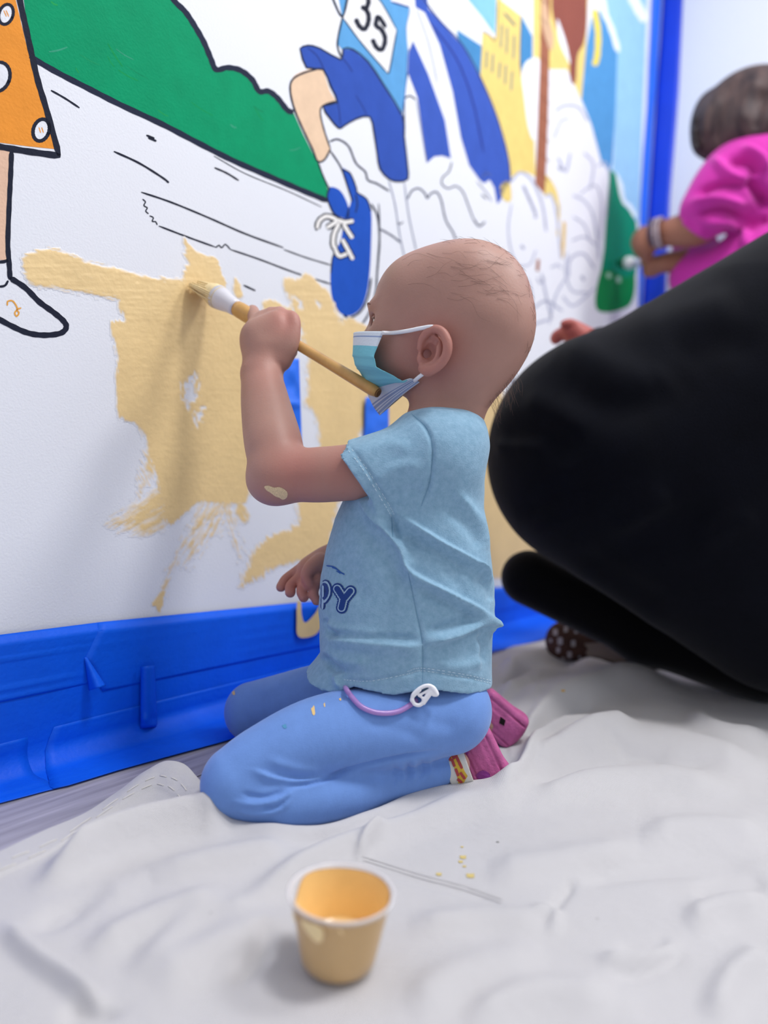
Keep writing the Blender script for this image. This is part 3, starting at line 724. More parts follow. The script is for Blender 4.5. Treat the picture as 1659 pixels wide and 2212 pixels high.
def bvh(V, F): return BVHTree.FromPolygons([tuple(v) for v in V], [tuple(map(int, f)) for f in F])
def onsurf(tree, px, py, off=0):
    r = ray(px, py); r = r/np.linalg.norm(r)
    h = tree.ray_cast(Vector(CP), Vector(r))
    if h[0] is None: return None
    n = np.array(h[1]); n = n if n@r < 0 else -n
    return np.array(h[0])+n*off
def decal(name, items, tree, off, parent, **kw):
    """items: (kind, pts, material, width/step); laid on a surface as thin printed or painted patches"""
    V, F, MI, mats = [], [], [], []
    for it in items:
        kind, pts, mt = it[:3]
        if kind == 'line': v, f = ribbon(pts, it[3], 8, True, 2)
        else: v, f = cdt(catmull(pts, 4, True) if kind == 'blob' else pts, it[3])
        o = off+(it[4] if len(it) > 4 else 0)
        w_ = [onsurf(tree, x, y, o) for x, y in v]; mp = {}
        for i, p in enumerate(w_):
            if p is not None: mp[i] = len(V); V.append(p)
        if mt not in mats: mats.append(mt)
        for fc in f:
            if all(i in mp for i in fc):
                g = [mp[i] for i in fc]
                if max(np.linalg.norm(V[g[0]]-V[j]) for j in g) < .03: F.append(g); MI.append(mats.index(mt))
    me = mesh(V, F, mats, True, MI)
    bm = bmesh.new(); bm.from_mesh(me)
    for fc in bm.faces:
        if fc.normal.dot(Vector(CP)-fc.calc_center_median()) < 0: fc.normal_flip()
    bm.to_mesh(me); bm.free()
    return link(name, me, parent, **kw)
def tube(pts, r, n=8, seg=8, closed=False, raw=False):
    c = np.asarray(pts, float) if raw else catmull(pts, seg, closed); k = len(c); r = np.broadcast_to(np.asarray(r, float), (k,)) if np.ndim(r) == 0 or len(np.atleast_1d(r)) == k else np.interp(np.linspace(0, 1, k), np.linspace(0, 1, len(r)), r)
    V, F = [], []; up = np.array([.13, .27, .95])
    for i in range(k):
        t = c[(i+1) % k]-c[i-1] if closed else c[min(i+1, k-1)]-c[max(i-1, 0)]; t = t/(np.linalg.norm(t)+1e-12)
        a = np.cross(t, up); a /= np.linalg.norm(a)+1e-12; b = np.cross(t, a); up = -np.cross(t, a) if False else up
        for j in range(n):
            th = 2*math.pi*j/n; V.append(c[i]+(a*math.cos(th)+b*math.sin(th))*r[i])
    T = k if closed else k-1
    for i in range(T):
        for j in range(n): F.append((i*n+j, i*n+(j+1) % n, ((i+1) % k)*n+(j+1) % n, ((i+1) % k)*n+j))
    if not closed:
        F.append(tuple(range(n))[::-1]); F.append(tuple((k-1)*n+j for j in range(n)))
    return V, F
def merge(lst):
    V, F = [], []
    for v, f in lst:
        b = len(V); V += list(v); F += [tuple(b+i for i in q) for q in f]
    return V, F
def lathe(prof, c, n=48, jit=None):
    V, F = [], []
    for r, z in prof:
        for j in range(n):
            a = 2*math.pi*j/n; V.append([c[0]+r*math.cos(a), c[1]+r*math.sin(a), c[2]+z])
    for i in range(len(prof)-1):
        for j in range(n): F.append((i*n+j, i*n+(j+1) % n, (i+1)*n+(j+1) % n, (i+1)*n+j))
    return V, F
# ------------------------------------------------------------ canvas drop cloth
canvas_m = weave(mat('canvas', (212, 210, 213), .85, .15, noise=(7, .03), bump=(90, .0008, 3)), 330, .00035)
bx, by = [], []
for x, y in [(-250, 1960), (-120, 1900), (0, 1850), (90, 1806), (180, 1768), (240, 1732), (300, 1706), (350, 1702), (400, 1712), (440, 1738), (475, 1760)]:
    p = onfloor(x, y, .004); bx.append(p[0]); by.append(p[1])
for x, y in [(1060, 1424), (1110, 1402), (1165, 1392), (1230, 1384), (1400, 1376)]:
    p = onfloor(x, y, .004); bx.append(p[0]); by.append(p[1])
bx = [-.75]+bx+[1.15, 2.2]; by = [.30]+by+[by[-1]+.12, by[-1]+.3]
o_ = np.argsort(bx); bx = np.array(bx)[o_]; by = np.array(by)[o_]
NX, NY = 620, 330
xs = np.concatenate([np.linspace(-.7, .55, 470, endpoint=False), np.linspace(.55, 2.0, 150)])
yb = np.interp(xs, bx, by)
for _ in range(3): yb[1:-1] = (yb[:-2]+2*yb[1:-1]+yb[2:])/4
_ym = W0[1]+((.075+(W0[0]-xs)*WN[0])/WN[1])          # stays clear of the skirting along the mural wall
yb = np.minimum(yb, _ym); yb = np.minimum(yb, W0[1]+((CS-.12)-(xs-W0[0])*WD[0])/WD[1])
tv = np.linspace(0, 1, NY)**1.15
CX = np.repeat(xs[None], NY, 0); CY = yb[None]*(1-tv[:, None])+.12*tv[:, None]
CZ = np.full(CX.shape, .004)
q = np.stack([CX.ravel(), CY.ravel(), np.full(CX.size, .01)], 1)
fx, fy, fz = proj(q); pq = np.stack([fx, fy], 1)
hgt = .004*vnoise(CX.ravel()*7, CY.ravel()*7, 31)+.003*vnoise(CX.ravel()*16+5, CY.ravel()*14, 32)+.0012*vnoise(CX.ravel()*40, CY.ravel()*45, 33)
folds = [ # points, height, half width px
    ([(470, 1772), (560, 1796), (690, 1800), (800, 1768), (900, 1730), (1000, 1712), (1078, 1708), (1110, 1680)], .0055, 14),
    ([(640, 1818), (740, 1806), (840, 1775), (960, 1742)], -.004, 12),
    ([(520, 1960), (640, 1880), (760, 1822), (880, 1778), (1010, 1742), (1100, 1726), (1190, 1650)], .008, 24),
    ([(1060, 1716), (1104, 1706), (1134, 1656), (1158, 1606), (1210, 1568), (1300, 1540)], .0105, 15),
    ([(1130, 1600), (1160, 1560), (1210, 1525), (1310, 1490), (1420, 1470)], .010, 18), ([(1140, 1600), (1190, 1560), (1290, 1525)], -.010, 14),
    ([(1070, 1520), (1130, 1478), (1220, 1450), (1330, 1440)], .010, 18), ([(1080, 1450), (1150, 1424), (1250, 1412)], .010, 16),
    ([(1090, 1480), (1160, 1450), (1260, 1440)], -.01, 12),
    ([(1200, 1620), (1350, 1600), (1500, 1620), (1659, 1660)], .010, 28), ([(1280, 1600), (1400, 1640), (1560, 1660)], -.004, 9),
    ([(780, 1862), (900, 1895), (1000, 1920), (1085, 1948)], -.003, 5), ([(775, 1855), (790, 1830), (830, 1800)], .006, 10),
    ([(1190, 1965), (1215, 1930), (1240, 1895)], -.004, 7), ([(1140, 1960), (1200, 1968), (1190, 2010)], .004, 10),
    ([(1290, 2066), (1350, 2074), (1420, 2064), (1470, 2036)], .005, 13), ([(1320, 2098), (1390, 2094), (1446, 2074), (1474, 2050)], -.0035, 9),
    ([(1340, 2042), (1400, 2044), (1455, 2040)], -.004, 5),
    ([(90, 1905), (200, 1836), (320, 1792), (430, 1776), (500, 1784)], .014, 22), ([(240, 1775), (340, 1755), (440, 1752)], -.006, 14),
    ([(0, 1990), (60, 2060), (140, 2120), (250, 2200)], .006, 16), ([(140, 2212), (180, 2180), (260, 2190)], -.006, 14),
    ([(280, 2120), (420, 1990), (560, 1960)], .004, 30), ([(320, 2130), (460, 2050), (640, 1990)], .005, 40), ([(500, 2120), (560, 2060), (580, 2000)], -.004, 20),
    ([(1380, 1800), (1520, 1790), (1659, 1800)], .006, 26), ([(1250, 1890), (1420, 1870), (1640, 1850)], -.004, 20), ([(1540, 2212), (1580, 2120), (1659, 2060)], .006, 30),
    ([(1100, 1530), (1200, 1500), (1330, 1470), (1480, 1500)], .012, 26), ([(1130, 1660), (1250, 1600), (1380, 1570)], .010, 22), ([(1120, 1740), (1260, 1690), (1420, 1680), (1600, 1720)], .007, 26), ([(1150, 1700), (1290, 1650), (1450, 1640)], -.005, 16),
    ([(1480, 1540), (1560, 1580), (1659, 1590)], .008, 18), ([(160, 1960), (330, 1890), (520, 1850), (640, 1830)], .006, 26), ([(60, 2010), (220, 1930), (380, 1880)], -.004, 22), ([(180, 2060), (340, 1980), (480, 1930)], .005, 26),
    ([(880, 2000), (1040, 1980), (1180, 1985)], .004, 26), ([(1000, 2212), (1160, 2140), (1330, 2150)], .005, 34), ([(1480, 2000), (1560, 1960), (1659, 1950)], .006, 26), ([(1500, 1930), (1580, 1900), (1659, 1900)], -.004, 18),
    ([(880, 2190), (1000, 2100), (1180, 2050)], .004, 45), ([(1050, 1880), (1200, 1860), (1380, 1830)], .005, 30),
]
for pts, amp, wd in folds:
    c = catmull(pts, 5); k = np.where((pq > c.min(0)-wd*3).all(1) & (pq < c.max(0)+wd*3).all(1))[0]
    d, u = pdist(pq[k], c, arc=True); e = np.clip(np.minimum(u, 1-u)*5+.1, 0, 1)
    hgt[k] += 2.1*amp*np.exp(-(d/wd)**2)*e
k = inpoly(pq, [(925, 1630), (1000, 1590), (1095, 1590), (1108, 1670), (1056, 1704), (960, 1702)]); hgt[k] = np.minimum(hgt[k], .001)
k = inpoly(pq, [(430, 1650), (640, 1640), (930, 1620), (950, 1690), (700, 1778), (500, 1765)]); hgt[k] = np.minimum(hgt[k], .001)
CZ = CZ+hgt.reshape(CX.shape)
for _ in range(2): CZ[1:-1, 1:-1] = (CZ[:-2, 1:-1]+CZ[2:, 1:-1]+CZ[1:-1, :-2]+CZ[1:-1, 2:]+2*CZ[1:-1, 1:-1])/6
# curled hem: rises where it lifts off the floor, doubled strip along the edge
_g = np.gradient(yb, xs); _g = np.convolve(np.pad(_g, 12, 'edge'), np.ones(25)/25, 'valid'); ed = (yb[None]-CY)/np.sqrt(1+_g**2)[None]
hx, hy, hz = proj(np.stack([xs, yb, 0*xs], 1))
lift = .026*np.exp(-((hx-375)/85)**2)
CZ += lift[None]*np.exp(-(ed/.035)**2)
CZ = np.maximum(CZ, .0025)
CZ += np.where(ed < .034, .0022*np.clip((.034-ed)/.003, 0, 1), 0)
idx = np.arange(CX.size).reshape(CX.shape)
F = np.stack([idx[:-1, :-1], idx[1:, :-1], idx[1:, 1:], idx[:-1, 1:]], -1).reshape(-1, 4)
CV = np.stack([CX, CY, CZ], -1).reshape(-1, 3)
ccloth = link('drop_cloth', mesh(CV, F, canvas_m), None, label='crumpled off-white canvas drop cloth spread over the floor', category='drop cloth')
sol = ccloth.modifiers.new('t', 'SOLIDIFY'); sol.thickness = .0012; sol.offset = -1
def clothz(x, y):
    i = int(np.clip(np.searchsorted(xs, x), 1, NX-2)); j = int(np.argmin(np.abs(CY[:, i]-y))); return CZ[j, i]
# hem stitching
thread_m = mat('hem_thread', (232, 228, 220), .8)
V, F = [], []
for row in (.021, .0295):
    i = 0
    while i < 300:
        j = int(np.argmin(np.abs(ed[:, i]-row))); k = min(i+3, 299); jk = int(np.argmin(np.abs(ed[:, k]-row)))
        a = np.array([xs[i], CY[j, i], CZ[j, i]+.0004]); b = np.array([xs[k], CY[jk, k], CZ[jk, k]+.0004])
        v, f = tube([a, (a+b)/2+[0, 0, .0004], b], 0.00045, 5, 2); b0 = len(V); V += list(v); F += [tuple(b0+q for q in g) for g in f]
        i += 5
link('stitching', mesh(V, F, thread_m), ccloth, kind='stuff')
ctree = bvh(CV, np.stack([idx[:-1, :-1], idx[1:, :-1], idx[1:, 1:], idx[:-1, 1:]], -1).reshape(-1, 4))
spl = mat('dried_ochre_paint', (206, 186, 120), .6); spl2 = mat('dried_grey_paint', (150, 150, 150), .6); spl3 = mat('dried_orange_paint', (226, 180, 80), .6)
it = []
for x, y, r, mm in [(1000, 1852, 7, spl), (995, 1862, 5, spl), (948, 1889, 6, spl), (1016, 1892, 9, spl), (1075, 1819, 3, spl2), (1216, 1492, 4, spl3), (998, 1830, 3, spl), (1003, 1872, 4, spl), (455, 1972, 2, spl2), (1290, 1985, 2, spl2), (780, 1902, 2, spl2)]:
    it.append(('blob', [(x+r*math.cos(a)*(1.5 if k % 2 else .8), y+.5*r*math.sin(a)*(1.2 if k % 3 else .8)) for k, a in enumerate(np.linspace(0, 6.28, 9)[:-1])], mm, 6))
for i_ in it: decal('paint_spot', [i_], ctree, .0005, ccloth)
seam_m = mat('canvas_seam', (186, 184, 186), .85)
decal('seam', [('line', [(782, 1850), (900, 1887), (1000, 1914), (1085, 1944)], seam_m, 2), ('line', [(784, 1858), (900, 1895), (1000, 1922), (1083, 1951)], seam_m, 2)], ctree, .0005, ccloth)
# ------------------------------------------------------------ cup of beige paint
cz = .0
cb = onfloor(729, 2086, .010); cz = max(clothz(cb[0]+a, cb[1]+b) for a in (-.02, 0, .02) for b in (-.02, 0, .02)); cb[2] = cz+.0008
D0 = (cb-CP)@FW
rb, rr = m(80, D0), m(114, D0*1.0)*.985
hc = .34-cb[2]-(1916-1058)/1500*D0
print('cup', D0, rb, rr, hc)
plastic_m = mat('clear_plastic', (236, 234, 238), .18, .5, alpha=.10)
rim_pl = mat('clear_plastic_rim', (236, 234, 238), .2, .5, alpha=.55)
cuppaint_m = mat('beige_paint_coat', (210, 170, 104), .35, .45, noise=(40, .05))
inpaint_m = mat('wet_beige_paint', (244, 206, 138), .22, .5, noise=(30, .05))
cup = empty('paint_cup', cb, label='small clear plastic cup of beige paint standing on the drop cloth', category='cup')
t = .0012
def RZ(f): return rb+(rr-rb)*f
body = [(0, .0008), (rb*.7, .0008), (rb*.9, .0004), (rb*.985, .003), (RZ(.06), hc*.06)]+[(RZ(f), hc*f) for f in (.2, .4, .6, .8, .93)]+[(RZ(.94)+.0012, hc*.945), (RZ(.97)+.0016, hc*.975), (RZ(1)+.0016, hc*.995), (RZ(1), hc), (RZ(1)-.0012, hc*.99), (RZ(.96)-.0012, hc*.96)]
v, f = lathe(body[:10], cb, 64); link('shell', mesh(v, f, plastic_m), cup)
v, f = lathe(body[9:], cb, 64); link('rim', mesh(v, f, rim_pl), cup)
coat = [(0, .0022), (rb*.9, .0022), (rb*.98-.001, .004)]+[(RZ(f)-.0012, hc*f) for f in (.1, .3, .5, .7, .92)]
v, f = lathe(coat, cb, 64)
v = np.array(v); nn_ = len(coat)*64
for j in range(64):
    a = 2*math.pi*j/64; i = (len(coat)-1)*64+j
    v[i, 2] += .0007*math.sin(3*a)+hc*.03
    df = math.atan2(math.sin(a-2.98), math.cos(a-2.98))
    dz = -.016*math.exp(-(df/.24)**2)
    v[i, 2] += dz; v[i-64, 2] += dz*.4
link('paint_coat', mesh(v, f, cuppaint_m), cup)
lv = hc*.30
v, f = lathe([(0, lv), (RZ(.30)*.6, lv), (RZ(.30)-.0016, lv), (RZ(.32)-.0016, lv+.001)]+[(RZ(f_)-.0018, hc*f_) for f_ in (.45, .6, .75, .92)], cb, 64)
v = np.array(v)
for j in range(64):
    a = 2*math.pi*j/64; i = 7*64+j; df = math.atan2(math.sin(a-2.98), math.cos(a-2.98))
    v[i, 2] += .0007*math.sin(3*a)+hc*.03-.016*math.exp(-(df/.24)**2); v[i-64, 2] -= .006*math.exp(-(df/.24)**2)
link('paint', mesh(v, f, inpaint_m), cup)
v, f = lathe(body[3:11], cb, 64); cuptree = BVHTree.FromPolygons([tuple(x) for x in v], f)
dr = mat('thick_beige_paint', (250, 224, 168), .3, .5)
for i_ in [('blob', [(652, 1986), (668, 1990), (690, 1998), (700, 2010), (697, 2030), (686, 2035), (672, 2022), (660, 2006)], dr, 4), ('blob', [(628, 1968), (638, 1972), (642, 1990), (634, 1984)], dr, 4), ('blob', [(728, 2000), (734, 2002), (742, 2018), (734, 2012)], dr, 4)]: decal('paint_drip', [i_], cuptree, .0008, cup)
# ------------------------------------------------------------ child
skin_m = mat('skin', (176, 135, 122), .5, .35, noise=(22, .05), bump=(420, .0002, 3), sss=.25)
nt = skin_m.node_tree; at = nt.nodes.new('ShaderNodeAttribute'); at.attribute_name = 'flush'
mx = nt.nodes.new('ShaderNodeMix'); mx.data_type = 'RGBA'; b = nt.nodes['Principled BSDF']
src = b.inputs['Base Color'].links[0].from_socket
nt.links.new(at.outputs['Fac'], mx.inputs['Factor']); nt.links.new(src, mx.inputs['A']); mx.inputs['B'].default_value = (*lin((188, 110, 102)), 1)
nt.links.new(mx.outputs['Result'], b.inputs['Base Color'])
child = empty('person', onfloor(800, 1600, .01), label='bald toddler in a pale blue shirt kneeling and painting the wall', category='person')
HC = P(979, 690, .83)
yaw = math.radians(19)
HF = np.array([-math.cos(yaw), math.sin(yaw), 0]); HN = np.array([-math.sin(yaw), -math.cos(yaw), 0]); HU = np.array([0, 0, 1.0])
tl = math.radians(-3); HF, HU = HF*math.cos(tl)+HU*math.sin(tl), HU*math.cos(tl)-HF*math.sin(tl)
HB = np.array([HF, HN, HU])
def hp(f, n, u): return HC+HF*f+HN*n+HU*u
def hpx(px, py, n):                    # point of the head that shows at a pixel, at a given offset to its left side
    r = ray(px, py); t = ((HC+HN*n-CP)@HN)/(r@HN) if abs(r@HN) > 1e-6 else .83
    return CP+r*t
B = Solid((-.24, .60, -.005), (.30, 1.14, .64), .0022)
# head
B.ell(HC, (.0925, .072, .0845), .01, HB)
B.ell(hpx(1046, 716, 0), (.050, .064, .056), .03, HB)
B.ell(hpx(908, 652, 0), (.050, .060, .052), .025, HB)
B.ell(hpx(1010, 622, 0), (.062, .060, .048), .025, HB)
B.ell(hpx(882, 752, .0), (.050, .054, .052), .025, HB)
B.ell(hpx(876, 776, .024), (.033, .027, .030), .02, HB)
B.ell(hpx(876, 776, -.024), (.033, .027, .030), .02, HB)
B.ell(hpx(872, 816, 0), (.018, .015, .015), .015, HB)
B.ell(hpx(912, 820, .016), (.030, .017, .017), .02, HB); B.ell(hpx(912, 820, -.016), (.030, .017, .017), .02, HB)
B.ell(hpx(795, 744, 0), (.014, .012, .011), .012, HB); B.cap(hpx(822, 690, 0), .008, hpx(800, 735, 0), .009, .012)
B.ell(hpx(820, 800, 0), (.012, .018, .008), .012, HB)
for sgn in (1, -1):
    B.ell(hpx(824, 664, sgn*.024), (.014, .020, .007), .012, HB)
    e_c = hpx(815, 694, sgn*.028); B.ell(e_c, (.010, .013, .007), .008, HB, cut=True)
B.ell(hpx(1006, 796, 0), (.046, .054, .042), .03, HB); B.cap(P(1000, 800, .832), .030, P(990, 880, .83), .026, .03)
# neck, trunk (under the shirt), arms
B.cap(P(972, 830, .832), .041, P(958, 935, .825), .041, .02)
B.cap(P(940, 970, .825), .044, P(915, 1400, .825), .06, .03)
B.cap(P(945, 985, .795), .034, P(940, 985, .86), .034, .03)
SH, EL, WR = P(905, 1002, .770), P(604, 1026, .785), P(562, 806, .872)
B.chain([SH, P(760, 1020, .775), P(680, 1026, .78), EL], [.034, .0315, .031, .0285], .012)
B.chain([EL, P(592, 965, .806), P(575, 880, .842), P(565, 815, .868)], [.0285, .0335, .0300, .0252], .014)
B.ell(P(585, 1040, .788), (.024, .024, .022), .02)
# hand holding the brush
BT = onwall(428, 616, .004); BT2 = onwall(452, 622, .006)
zt = (BT-CP)@FW
zh = .900
def brush(px):                          # point on the brush axis at image x
    u = (px-428)/(815-428); iz = 1/zt+(1/zh-1/zt)*(u/.385); y = 616+(848-616)*u
    return P(px, y, 1/iz)
B.ell(P(574, 742, .878), (.030, .020, .030), .012); B.cap(P(566, 800, .872), .023, P(571, 760, .877), .026, .012)
B.cap(P(556, 726, .878), .020, P(598, 704, .880), .019, .010); B.ell(P(604, 738, .874), (.020, .016, .024), .012)
fr = .0082
kn = [(548, 706, .884), (566, 696, .886), (584, 690, .886), (602, 690, .884)]
for i, (x, y, z) in enumerate(kn):
    p = (x+3, y-3, z+.006); bx_ = 542+i*26; bc = brush(bx_)
    B.chain([P(x, y, z), P(x+4, y-10, z+.010), bc+np.array([0, .010, .010]), bc+np.array([.004, .0165, -.006]), bc+np.array([.006, .006, -.016])], [.0105, .0098, fr, fr, fr*.9], .004)
B.chain([P(606, 776, .872), P(625, 745, .870), P(633, 712, .872), P(633, 692, .876), P(628, 684, .882)], [.015, .0122, .0098, .0092, .0080], .006)
B.ell(P(608, 682, .884), (.0085, .010, .0085), .006)
# other arm and open hand
B.chain([P(930, 1000, .90), P(850, 1130, .945), P(705, 1216, .915)], [.034, .028, .020], .012)
B.ell(P(680, 1232, .905), (.020, .016, .020), .010); B.cap(P(705, 1216, .912), .020, P(676, 1236, .905), .020, .008)
B.chain([P(662, 1224, .91), P(636, 1240, .912), P(618, 1252, .906), P(607, 1268, .898)], [.010, .0082, .0072, .0066], .004)
B.chain([P(662, 1236, .900), P(643, 1252, .896), P(628, 1266, .890), P(627, 1280, .884)], [.009, .0076, .0070, .0068], .003)
B.chain([P(672, 1246, .892), P(656, 1262, .886), P(652, 1278, .880), P(656, 1290, .876)], [.009, .0074, .0070, .0066], .003)
B.chain([P(688, 1250, .886), P(680, 1268, .880), P(678, 1284, .876), P(684, 1298, .874)], [.008, .0066, .0062, .0060], .003)
B.chain([P(692, 1214, .890), P(672, 1226, .882), P(662, 1244, .878), P(668, 1262, .876)], [.012, .0092, .0076, .0068], .004)
# legs under the leggings, ankles, feet
B.chain([P(960, 1545, .80), P(540, 1678, .705), P(560, 1715, .705), P(940, 1659, .785), P(984, 1652, .795)], [.04, .025, .02, .0168, .0165], .01)
B.chain([P(940, 1520, .86), P(560, 1536, .935), P(600, 1558, .94), P(1000, 1572, .955), P(1050, 1560, .955)], [.04, .025, .02, .0168, .017], .01)
V, F = B.mesh(6)
skinV, skinF = V, F
flush = np.zeros(len(V)); x, y, z = proj(V)
for cx, cy, r_, a in [(935, 760, 70, .5), (860, 800, 60, .35), (640, 1010, 70, .45), (735, 1010, 60, .35), (600, 1060, 60, .15), (580, 800, 60, .2), (620, 690, 40, .45), (640, 1270, 60, .6), (610, 1265, 40, .4)]:
    flush = np.maximum(flush, a*np.exp(-((x-cx)**2+(y-cy)**2)/r_**2))
me = mesh(V, F, skin_m); attr(me, 'flush', flush)
skin = link('body', me, child)
stree = bvh(V, F)
# ear
def hpe(px, py, n): return hpx(px, py, n)
E = Solid(hpx(940, 755, .075)-np.array([.035, .035, .045]), hpx(940, 755, .075)+np.array([.035, .035, .045]), .0009)
E.ell(hpx(936, 760, .069), (.017, .0055, .024), .003, HB)
hx_ = [(908, 752), (913, 732), (926, 716), (942, 711), (957, 719), (966, 738), (966, 760), (957, 780), (942, 794), (926, 800), (914, 796)]
hn = [.071, .074, .077, .079, .081, .083, .083, .081, .078, .076, .073]
E.chain([hpe(x_, y_, n_) for (x_, y_), n_ in zip(hx_, hn)], [.0040, .0046, .0048, .0048, .0050, .0052, .0052, .0050, .0052, .0062, .0056], .003)
E.chain([hpe(x_, y_, n_) for x_, y_, n_ in [(938, 728, .073), (947, 742, .076), (948, 760, .077), (942, 776, .076), (930, 785, .074)]], [.003, .0042, .0046, .0044, .004], .003)
E.ell(hpe(924, 798, .0735), (.0062, .0048, .0068), .004, HB); E.ell(hpe(909, 776, .071), (.0045, .0050, .0065), .004, HB)
E.ell(hpe(925, 757, .079), (.0085, .0135, .0115), .003, HB, cut=True); E.ell(hpe(935, 737, .080), (.0062, .0070, .0060), .003, HB, cut=True)
E.ell(hpe(919, 762, .072), (.0042, .016, .0052), .002, HB, cut=True)
V, F = E.mesh(2)
me = mesh(V, F, skin_m); attr(me, 'flush', np.full(len(V), .4))
link('ear', me, child, label='pink left ear')
def mirror_head(V): d = V-HC; return V-2*np.outer(d@HN, HN)
me = mesh(mirror_head(V), F[:, ::-1], skin_m); attr(me, 'flush', np.full(len(V), .55)); link('ear', me, child)
# eyes
eye_m = mat('eyeball', (226, 226, 230), .15, .5); iris_m = mat('dark_iris', (34, 24, 22), .1, .5); brow_m = mat('brow_hair', (128, 94, 82), .7)
for sgn in (1, -1):
    c = hpx(822, 694, sgn*.028); bm = bmesh.new(); bmesh.ops.create_uvsphere(bm, u_segments=20, v_segments=14, radius=.0092)
    g = HF*.96+HN*.0*sgn; R = Vector(g).to_track_quat('Z', 'Y').to_matrix().to_4x4(); bm.transform(Matrix.Translation(Vector(c))@R)
    me = bpy.data.meshes.new('m'); bm.to_mesh(me); bm.free(); me.materials.append(eye_m); me.materials.append(iris_m)
    for pl in me.polygons:
        d = np.array(pl.center)-c; pl.use_smooth = True; pl.material_index = 1 if d@HF > .0074 else 0
    link('eye', me, child)
    def eyp(ph, th, R_): return c+R_*(HF*math.cos(ph)*math.cos(th)+HN*math.sin(ph)*math.cos(th)+HU*math.sin(th))
    ps = np.linspace(-1.15, 1.15, 13)
    v, f = merge([tube([eyp(p_, .50*math.cos(p_)+.02, .0094) for p_ in ps], .0019, 8, 2), tube([eyp(p_, .82*math.cos(p_)+.05, .0086) for p_ in ps], .0024, 8, 2), tube([eyp(p_, -.52*math.cos(p_), .0092) for p_ in ps], .0018, 8, 2), tube([eyp(p_, -.84*math.cos(p_), .0082) for p_ in ps], .0022, 8, 2)])
    me = mesh(v, f, skin_m); attr(me, 'flush', np.full(len(me.vertices), .15)); link('eyelids', me, child)
    v, f = tube([eyp(p_, .40*math.cos(p_), .0105) for p_ in ps], .0007, 6, 2); link('eyelashes', mesh(v, f, iris_m), child)
    bp_ = []
    for dn, du in ((-.012, .016), (-.004, .0195), (.006, .0205), (.015, .017)):
        o_ = HC+HF*.118+HN*((c-HC)@HN+dn*sgn)+HU*((c-HC)@HU+du); h_ = stree.ray_cast(Vector(o_), Vector(-HF))
        if h_[0] is not None: bp_.append(np.array(h_[0])+HF*.0002)
    if len(bp_) > 2: v, f = tube(bp_, [.0008, .0016, .0016, .0007], 8, 6); link('eyebrow', mesh(v, f, brow_m), child)
# sparse hair
hair_m = mat('fine_dark_hair', (84, 64, 58), .6, .3); fuzz_m = mat('fine_hair_light', (120, 92, 80), .6, .3)
rs = random.Random(11); parts_ = []; parts2_ = []
def strand(pts, r): parts_.append(tube(pts, [r, r, r*.4], 4, 5))
for k in range(44):
    if k < 34: x0 = rs.uniform(960, 1120); y0 = rs.uniform(545, 650)
    else: x0 = rs.uniform(840, 1000); y0 = rs.uniform(545, 620)
    a = rs.uniform(-.22, .3)+.5*(x0-960)/160; l = rs.uniform(25, 90); p = []
    for j in range(4):
        x_ = x0+l*j/3*math.cos(a); y_ = y0+l*j/3*math.sin(a)+rs.uniform(-3, 3); h = onsurf(stree, x_, y_, .0006+.0012*(j == 2))
        if h is not None: p.append(h)
        a += rs.uniform(-.3, .3)
    if len(p) > 2: strand(p, .00009)
for k in range(70):                         # edge fuzz on the crown and back
    th = rs.uniform(-1.75, .45); dr_ = np.array([math.cos(th), math.sin(th)])
    lo_, hi_ = 60, 220
    for _ in range(14):
        md = (lo_+hi_)/2
        if onsurf(stree, 979+dr_[0]*md, 690+dr_[1]*md) is None: hi_ = md
        else: lo_ = md
    lo_ = lo_-rs.uniform(0, 14)*rs.random(); p = [onsurf(stree, 979+dr_[0]*(lo_-1), 690+dr_[1]*(lo_-1))]
    if p[0] is None or np.linalg.norm(p[0]-HC) > .12: continue
    tg = RT*(-dr_[1])-UP*dr_[0]; n_ = RT*dr_[0]-UP*dr_[1]; s_ = rs.choice([-1, 1, 1]); L_ = rs.uniform(.004, .014)
    p += [p[0]+tg*s_*L_*.5+n_*.0015, p[0]+tg*s_*L_+n_*rs.uniform(.0005, .003)]
    strand(p, .0001)
for k in range(60):                         # wisps at the nape
    y0 = rs.uniform(800, 868); xr = next((x_ for x_ in range(1130, 960, -2) if onsurf(stree, x_, y0) is not None), None)
    if xr is None: continue
    s0 = onsurf(stree, xr-2-rs.uniform(0, 8), y0)
    if s0 is None: continue
    l = rs.uniform(20, 60); dx = rs.uniform(-4, 14); s1 = s0+RT*m(dx, .83)-UP*m(l*.5, .83); s2 = s0+RT*m(dx*1.4+rs.uniform(-12, 8), .83)-UP*m(l, .83)
    parts2_.append(tube([s0, s1, s2], [.0001, .0001, .00005], 4, 5))
v, f = merge(parts2_); link('nape_hair', mesh(v, f, fuzz_m), child, kind='stuff')
v, f = merge(parts_); link('hair', mesh(v, f, hair_m), child, kind='stuff', label='sparse fine dark hairs')
